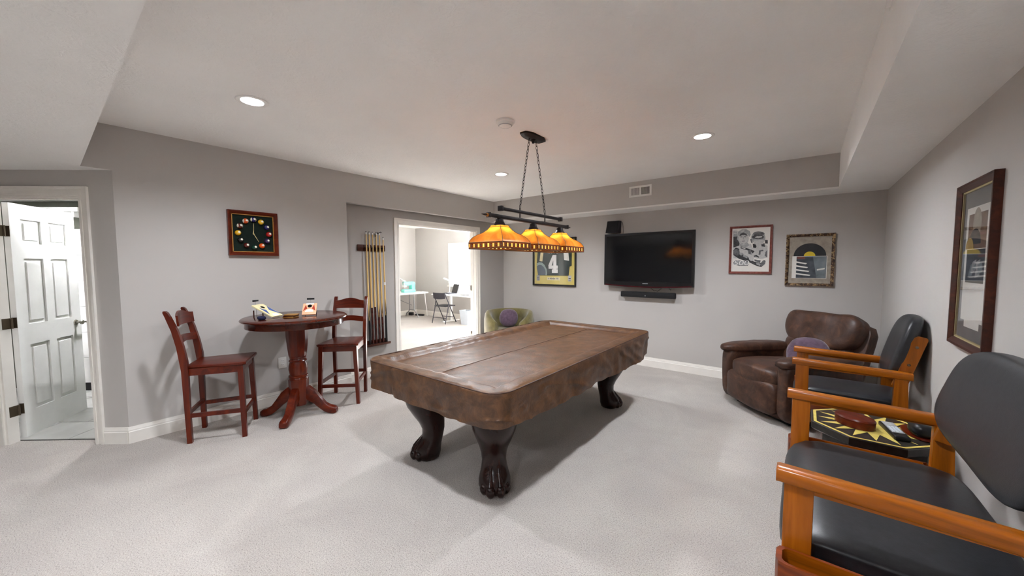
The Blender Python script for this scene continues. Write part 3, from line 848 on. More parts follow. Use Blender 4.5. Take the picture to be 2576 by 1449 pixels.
def cover():
    root = None
    N = noise.noise
    ring0 = rrect(TX0, TX1, TY0, TY1, 0.13, 10, (40, 76))
    n = len(ring0)
    cx, cy = (TX0+TX1)/2, (TY0+TY1)/2
    mb = MB(); rings = []
    rows = 22
    for j in range(rows, -1, -1):          # skirt, bottom to top
        f = j/rows
        ring = []
        for k, ((x, y), (nx, ny)) in enumerate(ring0):
            s_ = Vector((x*3.1, y*3.1, 0))
            drop = 0.222+0.03*N(Vector((x*1.6, y*1.6, 3)))+0.008*N(Vector((x*9, y*9, 1)))
            if y < TY0+0.2: drop -= 0.005
            if x > TX1-0.2: drop += 0.04*max(0, (y-2.0)/2)*(1 if y < 3.8 else 0.3)
            z = TZ-0.004-drop*f
            fold = 0.034*f*N(Vector((x*3.4, y*3.4, f*0.7)))+0.013*f*N(Vector((x*8.5+2, y*8.5, f*1.4)))+0.004*N(Vector((x*15, y*15, f*4)))*min(1, 3*f)
            cr = abs(N(Vector((x*2.6+f*0.9, y*2.6-f*1.0, 7))))
            fold += 0.011*max(0, 1-cr/0.07)*min(1, 4*f)
            if abs(nx) < 0.2 and abs(x-(-2.26)) < 0.012: fold -= 0.012
            fold += -0.006*f
            if f == 0: fold = -0.004
            ring.append((x+nx*fold, y+ny*fold, z))
        rings.append(ring)
    nskirt = len(rings)
    # top: seam, rail, the sunken bed
    def top(x, y):
        d = min(x-TX0, TX1-x, y-TY0, TY1-y)
        rail = 1.0-min(1, max(0, (d-0.105)/0.06)); rail = rail*rail*(3-2*rail)
        z = TZ-0.034*(1-rail)
        z -= 0.010*max(0, 1-d/0.025)**2
        wr = 0.0035*N(Vector((x*6, y*6, 0)))+0.0022*N(Vector((x*17, y*11, 4)))
        bx = abs(x-cx)
        z += 0.004*max(0, 1-bx/0.014)*(1-rail)
        if x < TX0+0.17: wr += 0.009*N(Vector((x*3+y*16, y*5, 2)))
        if y < TY0+0.17: wr += 0.008*N(Vector((x*5, x*14+y*10, 2)))
        return z+wr
    for d in (0.006, 0.02, 0.04, 0.07, 0.10, 0.115, 0.13, 0.145, 0.16, 0.175, 0.2):
        r = rrect(TX0+d, TX1-d, TY0+d, TY1-d, max(0.13-d, 0.02), 10, (40, 76))
        rings.append([(x, y, top(x, y)) for (x, y), _ in r])
    mb.loft(rings, cap=False)
    # fill of the bed as a grid, edged into the last ring
    gx, gy = 40, 76
    x0, x1, y0, y1 = TX0+0.199, TX1-0.199, TY0+0.199, TY1-0.199
    vs = []; fs = []
    for j in range(gy+1):
        for i in range(gx+1):
            x, y = x0+(x1-x0)*i/gx, y0+(y1-y0)*j/gy
            vs.append((x, y, top(x, y)))
    for j in range(gy):
        for i in range(gx):
            a = j*(gx+1)+i
            fs.append((a, a+1, a+gx+2, a+gx+1))
    mb.add(vs, fs)
    o = mb.build('pool_table_cover', 'cover', sharp=70)
    tag(o, 'brown leatherette cover with a wrinkled skirt draped over the pool table', 'table cover')
    pts = [(x-nx*0.004, y-ny*0.004, TZ-0.003) for (x, y), (nx, ny) in ring0]
    sub('seam_piping', MB().tube(pts, 0.0035, 5, closed=True), 'cover_seam', o)
    sub('centre_seam', MB().tube([(cx, y0+(y1-y0)*i/60, top(cx, y0+(y1-y0)*i/60)+0.0005) for i in range(61)], 0.0022, 5), 'cover_seam', o)
cover()

# ------------------------------------------------------------ pub table and stools
def pub_table():
    c = (-3.975, 1.56)
    t = empty('pub_table', 'round dark cherry pub table with a turned pedestal beside the left wall', 'table', (*c, 0))
    ztop = 1.006
    sub('tabletop', MB().lathe([(0.0, ztop), (0.44, ztop), (0.452, ztop-0.003), (0.463, ztop-0.012), (0.465, ztop-0.02), (0.455, ztop-0.030), (0.0, ztop-0.030)], 64), 'tablewood_x', t)
    sub('apron', MB().lathe([(0.38, ztop-0.03), (0.425, ztop-0.03), (0.428, ztop-0.088), (0.38, ztop-0.088)], 64), 'tablewood_x', t)
    sub('column', MB().lathe([(0.10, ztop-0.031), (0.098, 0.80), (0.090, 0.70), (0.079, 0.60)], 8, 0, R(pi/8, 'Z')).lathe([(0.0, 0.60), (0.070, 0.60), (0.076, 0.588), (0.070, 0.575), (0.074, 0.565), (0.082, 0.555), (0.072, 0.545), (0.083, 0.51), (0.086, 0.47), (0.078, 0.425), (0.076, 0.415),
        (0.086, 0.408), (0.088, 0.395), (0.079, 0.385), (0.084, 0.375), (0.084, 0.365), (0.0, 0.365)], 32).lathe([(0.0, 0.366), (0.092, 0.366), (0.090, 0.31), (0.088, 0.13), (0.078, 0.105), (0.0, 0.10)], 8, 0, R(pi/8, 'Z')), 'cherry_z', t, sharp=30)
    for k in range(4):
        a = pi/4+k*pi/2
        top = [(0.05, 0.30), (0.10, 0.285), (0.16, 0.235), (0.21, 0.165), (0.255, 0.105), (0.30, 0.078), (0.335, 0.072), (0.36, 0.056)]
        bot = [(0.05, 0.16), (0.10, 0.145), (0.15, 0.11), (0.20, 0.062), (0.25, 0.022), (0.30, 0.004), (0.34, 0.0), (0.362, 0.012)]
        rings = []
        for (r1, z1), (r2, z2), hw in zip(top, bot, (0.036, 0.036, 0.035, 0.034, 0.034, 0.036, 0.038, 0.03)):
            ring = []
            for u, f in ((-1, 0.15), (-0.8, 0), (0.8, 0), (1, 0.15), (1, 0.8), (0.7, 1), (-0.7, 1), (-1, 0.8)):
                r_ = r2+(r1-r2)*f; z_ = z2+(z1-z2)*f
                ring.append((r_, u*hw, z_))
            rings.append(ring)
        sub('leg', MB().loft(rings, 0, R(a, 'Z')), 'cherry_x', t, sharp=50)
pub_table()

def make_stool():
    t = empty('bar_stool', '', 'stool')
    # local: faces +y
    SH = 0.665
    fw, bw, fy, by = 0.20, 0.168, 0.175, -0.20
    mb = MB()
    poly = [(-0.165, by-0.005), (0.165, by-0.005), (0.215, fy+0.03), (0.20, fy+0.05), (-0.20, fy+0.05), (-0.215, fy+0.03)]
    rings = []
    for z, i in ((SH-0.028, 0.01), (SH-0.02, 0), (SH-0.006, 0), (SH, 0.012)):
        rings.append([(x-math.copysign(i, x), y*(1-i*2), z) for x, y in poly])
    mb.loft(rings)
    sub('seat', mb, 'cherry_y', t)
    sub('apron', MB().bar((-0.17, fy+0.01, SH-0.058), (0.17, fy+0.01, SH-0.058), 0.02, 0.06).bar((-0.18, fy, SH-0.058), (-0.16, by, SH-0.058), 0.02, 0.06).bar((0.18, fy, SH-0.058), (0.16, by, SH-0.058), 0.02, 0.06).bar((-0.16, by, SH-0.058), (0.16, by, SH-0.058), 0.02, 0.06), 'cherry_x', t)
    for s_ in (-1, 1):
        sub('leg', MB().bar((s_*(fw-0.025), fy+0.005, SH-0.03), (s_*fw, fy+0.02, 0.0), 0.042, 0.042, up=(0, 1, 0), w2=0.034, h2=0.034), 'cherry_z', t)
        path = [(0.0, by-0.0), (0.30, by-0.004), (SH-0.04, by-0.006), (SH+0.04, by-0.012), (SH+0.16, by-0.028), (SH+0.30, by-0.058), (SH+0.42, by-0.098), (SH+0.455, by-0.112), (SH+0.468, by-0.118)]
        rings = []
        for i, (z, y) in enumerate(path):
            h = (0.017, 0.019, 0.023, 0.026, 0.024, 0.021, 0.017, 0.015, 0.006)[i]
            x = s_*(bw+0.006*min(1, z/SH)-0.0)
            rings.append([(x-0.017, y-h, z), (x+0.017, y-h, z), (x+0.017, y+h, z), (x-0.017, y+h, z)])
        sub('back_post', MB().loft(rings), 'cherry_z', t, sharp=25)
    def slat(z0, z1, arch, drop):
        mb = MB(); n = 14; rings = []
        for i in range(n+1):
            u = -1+2*i/n
            x = u*(bw-0.008)
            zt = z1+arch*(cos(u*pi)+1)/2-0.0*abs(u)
            zb = z0+drop*(cos(u*pi)+1)/2
            def yy(z): return by-0.02-0.26*(z-SH-0.12)**1.0*0.36-0.030*(1-u*u)
            rings.append([(x, yy(zb)-0.008, zb), (x, yy(zb)+0.008, zb), (x, yy(zt)+0.008, zt), (x, yy(zt)-0.008, zt)])
        mb.loft(rings)
        sub('backrest_slat', mb, 'cherry_x', t, sharp=40)
    slat(SH+0.335, SH+0.425, 0.03, 0.0)
    slat(SH+0.175, SH+0.235, 0.012, 0.012)
    for p, q in (((-fw+0.008, fy+0.01, 0.20), (fw-0.008, fy+0.01, 0.20)), ((-bw, by, 0.26), (bw, by, 0.26)), ((-fw+0.008, fy, 0.235), (-bw, by, 0.235)), ((fw-0.008, fy, 0.235), (bw, by, 0.235))):
        sub('stretcher', MB().bar(p, q, 0.02, 0.034), 'cherry_x', t)
    return t
st = make_stool()
def put_stool(o, x, y, face, label):
    o.location = (x, y, 0); o.rotation_euler = (0, 0, -atan2(*face))
    o['label'] = label; o['group'] = 'cherry stools at the pub table'
s2 = copy_tree(st)
put_stool(st, -4.105, 0.975, (0.48, 0.877), 'cherry wood bar stool left of the pub table, seen from its side')
put_stool(s2, -4.06, 2.08, (0.70, -0.71), 'cherry wood bar stool behind the pub table, in front of the cue rack')

# small games on the table
ZT = 1.0062
def toss_board(x, y, rz, label, mats, group, sx, sy):
    t = empty('tabletop_game', label, 'game', (x, y, ZT), rz, group)
    a = radians(27 if mats else 42)
    X = T(0, -sy/2, 0.016) @ R(a, 'X')
    sub('board', MB().rbox(-sx/2, sx/2, 0, sy, -0.014, 0.0, 0.003, 2, 0, X), 'board_orange' if mats == 0 else 'mat_cream', t)
    mb = MB()
    if mats == 0:
        mb.add([(-sx*0.44, sy*0.3, 0.0006), (-sx*0.16, sy*0.52, 0.0006), (-sx*0.30, sy*0.86, 0.0006)], [(0, 1, 2)], 0, X)
        mb.add([(sx*0.44, sy*0.3, 0.0006), (sx*0.30, sy*0.86, 0.0006), (sx*0.16, sy*0.52, 0.0006)], [(0, 1, 2)], 0, X)
        mb.lathe([(0.0, 0.0008), (sx*0.3, 0.0008)], 20, 1, X @ T(0, sy*0.22, 0), a0=0, a1=pi)
        mb.box(-sx*0.28, sx*0.28, sy*0.88, sy*0.985, 0.0002, 0.0010, 1, X)
        sub('painted_panels', mb, ['board_red', 'white'], t)
    else:
        mb.add([(-sx*0.4, sy*0.15, 0.0006), (-sx*0.1, sy*0.5, 0.0006), (-sx*0.34, sy*0.75, 0.0006)], [(0, 1, 2)], 0, X)
        mb.add([(sx*0.45, sy*0.1, 0.0006), (sx*0.45, sy*0.8, 0.0006), (sx*0.12, sy*0.5, 0.0006)], [(0, 1, 2)], 0, X)
        mb.box(-sx*0.22, sx*0.22, sy*0.03, sy*0.2, 0.0002, 0.0010, 1, X)
        sub('painted_panels', mb, ['board_blue', 'white'], t)
    sub('hole', MB().lathe([(0.0, 0.0011), (0.02, 0.0011)], 18, 0, X @ T(0, sy*0.74, 0)), 'blackhole', t)
    for q in (-sx*0.4, sx*0.4): sub('leg', MB().bar((q, sy*0.36, 0), (q, sy*0.36, 0.07), 0.006, 0.008), 'walnut_z', t)
    sub('post', MB().tube([(0, sy*0.43, 0), (0, sy*0.47, 0.155)], 0.0014, 6), 'greyplastic', t)
    sub('score_strip', MB().rbox(-0.034, 0.034, sy*0.47-0.004, sy*0.47+0.004, 0.150, 0.166, 0.001), 'black', t)
    return t
toss_board(-3.90, 1.66, radians(58), 'small orange and red tabletop toss board nearer the cue rack', 0, 'tabletop toss games', 0.125, 0.15)
toss_board(-4.08, 1.335, radians(122), 'small cream and blue tabletop toss board at the left of the pub table', 1, 'tabletop toss games', 0.14, 0.235)
o = MB().puff(0, 0, 0, 0.075, 0.06, 0.036, 3, 6, 0.004, 30).build('bean_bag', 'navy'); o.location = (-3.90, 1.235, ZT+0.018)
tag(o, 'dark navy bean bag under the raised end of the cream toss board', 'bean bag')
for i in range(3):
    o = MB().rbox(-0.052, 0.052, -0.045, 0.045, 0, 0.010, 0.002).build('coaster', 'gold' if i != 1 else 'walnut_x')
    o.location = (-3.885+0.004*i, 1.475+0.003*i, ZT+0.0105*i); o.rotation_euler = (0, 0, 0.6+0.12*i)
    tag(o, ['tan wooden coaster at the bottom of the stack of three between the toss boards', 'dark wooden coaster in the middle of the stack between the toss boards', 'tan wooden coaster on top of the stack between the toss boards'][i], 'coaster', 'stack of coasters')
# ------------------------------------------------------------ things on the walls
def frame_mb(w_, h, fw, d, r=0.004, bevel=0.35):
    """picture frame, mitred: local x, y, front at z=d"""
    mb = MB()
    prof = [(0, 0), (0, d), (fw*bevel, d), (fw*0.8, d*0.72), (fw, d*0.55), (fw, 0)]
    rings = []
    for sx, sy in ((-1, -1), (1, -1), (1, 1), (-1, 1)):
        rings.append([(sx*(w_/2-a), sy*(h/2-a), z) for a, z in prof])
    n = len(prof)
    vs = [p for r_ in rings for p in r_]; fs = []
    for i in range(4):
        for j in range(n):
            b = (j+1) % n; k = (i+1) % 4
            fs.append((i*n+j, i*n+b, k*n+b, k*n+j))
    return mb.add(vs, fs)
def at(o, X):
    o.matrix_world = X
def flat(mb, poly, z, mat=0):
    """a flat printed patch, as a thin plate"""
    n = len(poly)
    return mb.add([(x, y, z) for x, y in poly], [tuple(range(n))], mat)
def ell(cx, cy, rx, ry, n=22, a0=0, a1=2*pi, rot=0):
    out = []
    for i in range(n+1 if a1-a0 < 6.2 else n):
        a = a0+(a1-a0)*i/n
        x, y = rx*cos(a), ry*sin(a)
        out.append((cx+x*cos(rot)-y*sin(rot), cy+x*sin(rot)+y*cos(rot)))
    return out

def ball_clock():
    t = empty('wall_clock', 'square wall clock with pool balls for hours on dark felt above the pub table', 'clock')
    at(t, on_left(1.367, 1.830, XL+0.001))
    # local x = +y world (right as seen), y up, z out
    w_, h = 0.435, 0.445
    sub('frame', frame_mb(w_, h, 0.034, 0.042), 'cherry_x', t, sharp=20)
    mb = MB()
    for sx, sy, ax in ((0, 1, 0), (0, -1, 0), (1, 0, 1), (-1, 0, 1)):
        cx, cy = sx*(w_/2-0.0375), sy*(h/2-0.0375)
        if ax == 0: mb.box(-w_/2+0.034, w_/2-0.034, cy-0.0035, cy+0.0035, 0.006, 0.024)
        else: mb.box(cx-0.0035, cx+0.0035, -h/2+0.034, h/2-0.034, 0.006, 0.024)
    sub('gold_liner', mb, 'gold', t)
    sub('clock_face', MB().box(-w_/2+0.03, w_/2-0.03, -h/2+0.03, h/2-0.03, 0.002, 0.010), 'felt', t)
    rr, br = 0.135, 0.0265
    kinds = ['ball_white', 'ball_yellow', 'ball_blue', 'ball_red', 'ball_purple', 'ball_orange', 'ball_green', 'ball_maroon', 'ball_black', 'ball_yellow', 'ball_white', 'ball_white']
    for k in range(12):
        a = pi/2-2*pi*k/12
        stripe = k in (11, 10, 0)
        X = T(rr*cos(a), rr*sin(a)*1.04, 0.012+br*0.55)
        mb = MB()
        n = 14
        prof = [(br*sin(pi*i/n), -br*cos(pi*i/n)) for i in range(n+1)]
        prof[0] = (0, -br); prof[-1] = (0, br)
        Xb = X @ R(radians(90), 'Y') if stripe else X
        b0 = len(mb.f)
        mb.lathe(prof, 18, 0, Xb)
        if stripe:
            for fi in range(b0, len(mb.f)):
                row = (fi-b0)//18
                if 4 <= row <= 9: mb.m[fi] = 1
        col = kinds[k]
        st_ = {11: 'ball_orange', 10: 'ball_white', 0: 'ball_blue'}.get(k, 'ball_white')
        ob = sub('pool_ball', mb, [col, st_ if k != 10 else 'ball_maroon'], t)
        # white number spot
        a2 = 0.55; d = Vector((sin(a2)*0.5, 0.25, 1)).normalized()
        q = d.to_track_quat('Z', 'Y').to_matrix().to_4x4()
        mbs = MB()
        prof = [(br*1.004*sin(x), br*1.004*cos(x)) for x in (0.0, 0.15, 0.3, 0.42)]
        mbs.lathe(prof, 14, 0, X @ q)
        sub('number_spot', mbs, 'ball_white', ob)
    mb = MB().bar((0, -0.012, 0.016), (0.006, 0.105, 0.016), 0.007, 0.002, up=(0, 0, 1), w2=0.003)
    sub('minute_hand', mb, 'brass', t)
    sub('hour_hand', MB().bar((-0.004, 0.01, 0.0185), (0.044, -0.082, 0.0185), 0.008, 0.002, up=(0, 0, 1), w2=0.003).lathe([(0.0, 0.021), (0.006, 0.021), (0.006, 0.012)], 12), 'brass', t)
ball_clock()

def cue_rack():
    t = empty('cue_rack', 'dark wood wall rack holding six pool cues beside the doorway', 'cue rack', (XA, 2.745, 0))
    sub('top_rail', MB().rbox(0.002, 0.024, -0.205, 0.195, 1.694, 1.776, 0.006), 'walnut_y', t)
    ys = [-0.100, -0.056, -0.008, 0.044, 0.094, 0.147]
    for y in ys:
        mb = MB()
        mb.tube([(0.022, y-0.012, 1.735), (0.045, y-0.013, 1.735), (0.058, y-0.012, 1.735)], 0.006, 6)
        mb.tube([(0.022, y+0.012, 1.735), (0.045, y+0.013, 1.735), (0.058, y+0.012, 1.735)], 0.006, 6)
        sub('clip', mb, 'blackmetal', t)
    mb = MB().rbox(0.002, 0.095, -0.20, 0.205, 0.43, 0.448, 0.005).rbox(0.002, 0.02, -0.20, 0.205, 0.444, 0.50, 0.004).rbox(0.083, 0.095, -0.20, 0.205, 0.444, 0.462, 0.003)
    sub('bottom_shelf', mb, 'walnut_y', t)
    labels = ['pool cue with a dark wrapped butt, nearest the pub table in the wall rack', 'pool cue with a straight-edged dark red butt, second in the wall rack',
              'pool cue with a straight-edged dark red butt, third in the wall rack', 'pool cue with maple points in a red-brown butt, fourth in the wall rack',
              'pool cue with maple points in a red-brown butt, fifth in the wall rack', 'pool cue with a long black pointed butt, last in the rack by the doorway']
    for i, y in enumerate(ys):
        c = empty('pool_cue', labels[i], 'pool cue', (XA+0.052, 2.745+y+0.02, 0.449), 0, 'cues in the wall rack')
        Ht = 1.497 if i < 5 else 1.437
        dy = -0.020
        P_ = lambda f: Vector((0, dy*f, Ht*f))
        r = lambda f: 0.0150-0.0085*f
        sub('shaft', MB().tube([P_(0.2), P_(0.6), P_(0.975)], [r(0.2), r(0.6), r(0.975)], 12), 'maple_z', c)
        sub('tip', MB().tube([P_(0.975), P_(0.993)], r(0.98), 10, 0).tube([P_(0.993), P_(1.0)], r(1)*0.95, 10, 1), ['white', 'charcoal'], c)
        # butt, with points running up the shaft for some
        mb = MB(); pm = {0: 'cueblack', 5: 'cueblack'}.get(i, 'cuebutt')
        top = (0.22, 0.33, 0.335, 0.24, 0.24, 0.26)[i]
        hi = (0.36, 0.33, 0.335, 0.36, 0.37, 0.42)[i]
        fr = [0.012, 0.1, 0.2, top]
        mb.tube([P_(f) for f in fr], [r(f)*1.03 for f in fr], 12)
        if hi > top:
            for k in range(4):
                vs = []
                for f, hw in ((top-0.01, pi/4), (top+(hi-top)*0.5, pi/8), (hi, 0.02)):
                    for s_ in (-1, 0, 1):
                        a = pi/2*k+s_*hw
                        vs.append(P_(f)+Vector((cos(a), sin(a), 0))*r(f)*1.05)
                mb.add(vs, [(0, 1, 4, 3), (1, 2, 5, 4), (3, 4, 7, 6), (4, 5, 8, 7)])
        sub('butt', mb, pm, c)
        sub('bumper', MB().tube([P_(0.0)+Vector((0, 0, 0.001)), P_(0.012)], 0.0145, 12), 'blackmatte', c)
        if i == 5:
            sub('joint', MB().tube([P_(0.55), P_(0.575)], r(0.55)*1.06, 12), 'white', c)
    o = MB().tube([(0.03, -0.03, 0.005), (0.03, -0.03, 0.04), (0.03, -0.01, 0.055), (0.03, 0.02, 0.05), (0.03, 0.04, 0.07), (0.03, 0.055, 0.06)], 0.005, 6).box(0.026, 0.034, -0.045, -0.022, 0.0, 0.045).tube([(0.004, 0.01, 0.05), (0.03, 0.01, 0.052)], 0.004, 6)
    o = o.build('bridge_head', 'black'); o.location = (XA, 2.745+0.085, 1.885)
    tag(o, 'small black cue bridge head hung above the right end of the cue rack', 'cue bridge')
cue_rack()

o = empty('wall_outlet', 'white wall outlet plate low on the left wall behind the pub table', 'outlet', (XL, 1.59, 0.445))
sub('cover_plate', MB().rbox(0.0, 0.007, -0.04, 0.04, -0.06, 0.06, 0.003), 'plasticwhite', o)
for z in (-0.022, 0.022):
    sub('socket', MB().rbox(0.006, 0.009, -0.017, 0.017, z-0.014, z+0.014, 0.003).box(0.0088, 0.0093, -0.008, -0.005, z-0.005, z+0.006, 1).box(0.0088, 0.0093, 0.005, 0.008, z-0.005, z+0.006, 1), ['white', 'blackhole'], o)

# television
def television():
    x0, x1, z0, z1 = -2.441, -1.162, 1.196, 1.970
    y0 = YB-0.12
    t = empty('television', 'large black flat television hung on the back wall', 'television', ((x0+x1)/2, YB, (z0+z1)/2))
    cx, cz = (x0+x1)/2, (z0+z1)/2
    L = lambda x, y, z: (x-cx, y-YB, z-cz)
    mb = MB(); hw, hh = (x1-x0)/2, (z1-z0)/2
    rings = []
    def outline(i, yy, drop=1.0):
        pts = [(-hw+i, hh-i), (-hw+i, -hh+i)]
        for k in range(13):
            u = -1+2*k/12
            pts.append((u*(hw-i), -hh+i-0.024*(1-u*u)*drop))
        pts += [(hw-i, -hh+i), (hw-i, hh-i)]
        return [(x, yy, z) for x, z in pts]
    yf = y0-YB
    mb.loft([outline(0.03, -0.045), outline(0.004, -0.055), outline(0, yf+0.012), outline(0.004, yf)])
    sub('bezel', mb, 'black', t)
    sub('screen', MB().box(-hw+0.035, hw-0.035, yf-0.0012, yf+0.01, -hh+0.062, hh-0.036), 'screen', t)
    mb = MB()
    for k in range(12):
        a, b = -1+2*k/12, -1+2*(k+1)/12
        f = lambda u: -hh+0.006-0.024*(1-u*u)
        mb.add([(a*hw*0.96, yf-0.0008, f(a)), (b*hw*0.96, yf-0.0008, f(b)), (b*hw*0.96, yf-0.0008, f(b)+0.012), (a*hw*0.96, yf-0.0008, f(a)+0.012)], [(0, 1, 2, 3)])
    sub('red_edge', mb, 'redtint', t)
    mb = MB()
    mb.box(-0.045+0.0, 0.032, yf-0.0016, yf, -hh+0.030, -hh+0.040)
    sub('badge', mb, 'greyplastic', t)
    sub('wall_mount', MB().box(-0.25, 0.25, -0.05, -0.004, -0.2, 0.2), 'blackmetal', t)
television()
o = empty('soundbar', 'black soundbar mounted on the wall just under the television', 'soundbar', (-1.794, YB, 1.066))
sub('body', MB().rbox(-0.393, 0.393, -0.085, -0.02, -0.041, 0.041, 0.014, 3), 'blackmatte', o)
sub('grille', MB().rbox(-0.385, 0.385, -0.088, -0.08, -0.036, 0.036, 0.003), 'blackmatte', o)
sub('indicator', MB().lathe([(0, 0), (0.008, 0.0), (0.008, 0.004)], 12, 0, T(-0.02, -0.0895, -0.012) @ R(-pi/2, 'X')), 'greyplastic', o)
sub('wall_bracket', MB().box(-0.2, 0.2, -0.022, -0.002, -0.02, 0.02), 'blackmetal', o)
o = empty('loudspeaker', 'small black loudspeaker tilted on top of the television at its left corner', 'loudspeaker', (-2.335, YB-0.02, 1.992))
Xs = T(0, -0.045, 0) @ R(radians(-10), 'X')
mb = MB().loft([[(-0.105, -0.045, 0), (0.085, -0.045, 0), (0.105, 0.04, 0), (-0.085, 0.04, 0)], [(-0.075, -0.045, 0.178), (0.105, -0.045, 0.178), (0.115, 0.03, 0.178), (-0.055, 0.03, 0.178)]], 0, T(0, -0.02, 0))
sub('cabinet', mb, 'charcoal', o)
mb = MB().loft([[(-0.103, -0.049, 0.004), (0.083, -0.049, 0.004), (0.083, -0.045, 0.004), (-0.103, -0.045, 0.004)], [(-0.075, -0.049, 0.174), (0.103, -0.049, 0.174), (0.103, -0.045, 0.174), (-0.075, -0.045, 0.174)]], 0, T(0, -0.02, 0))
sub('grille', mb, 'blackmatte', o)
sub('wire', MB().tube([(0.12, 0.0, 0.16), (0.135, 0.008, 0.15), (0.145, 0.01, 0.08), (0.15, 0.01, 0.02), (0.145, 0.005, -0.03)], 0.0025, 6), 'black', o)
o = MB().tube([(-1.75, YB-0.04, 1.16), (-1.70, YB-0.035, 1.128), (-1.68, YB-0.04, 1.135), (-1.66, YB-0.035, 1.12), (-1.60, YB-0.04, 1.165)], 0.003, 6).tube([(-1.50, YB-0.035, 1.17), (-1.48, YB-0.03, 1.145), (-1.47, YB-0.035, 1.165)], 0.003, 6).build('cable', 'black')
tag(o, 'black cable hanging between the television and the soundbar', 'cable')

# vent register in the soffit
o = empty('air_vent', 'white metal air register in the soffit above the television', 'vent', (-1.804, YS, 2.507))
mb = MB()
w2, h2 = 0.153, 0.074
for a, b, c, d in ((-w2, w2, h2-0.026, h2), (-w2, w2, -h2, -h2+0.026), (-w2, -w2+0.026, -h2+0.026, h2-0.026), (w2-0.026, w2, -h2+0.026, h2-0.026), (-0.007, 0.007, -h2+0.026, h2-0.026)):
    mb.box(a, b, -0.008, -0.0006, c, d)
sub('frame', mb, 'plasticwhite', o)
sub('duct', MB().box(-w2+0.024, w2-0.024, -0.0012, -0.0004, -h2+0.024, h2-0.024), 'blackhole', o)
for s_ in (-1, 1):
    for k in range(11):
        x = s_*(0.067)+(-0.055+0.011*k)
        sub('slat', MB().bar((x, -0.004, -h2+0.027), (x, -0.004, h2-0.027), 0.0012, 0.008 if s_ > 0 else 0.0095, up=(0.5 if s_ > 0 else -1.6, 1, 0)), 'plasticwhite', o)

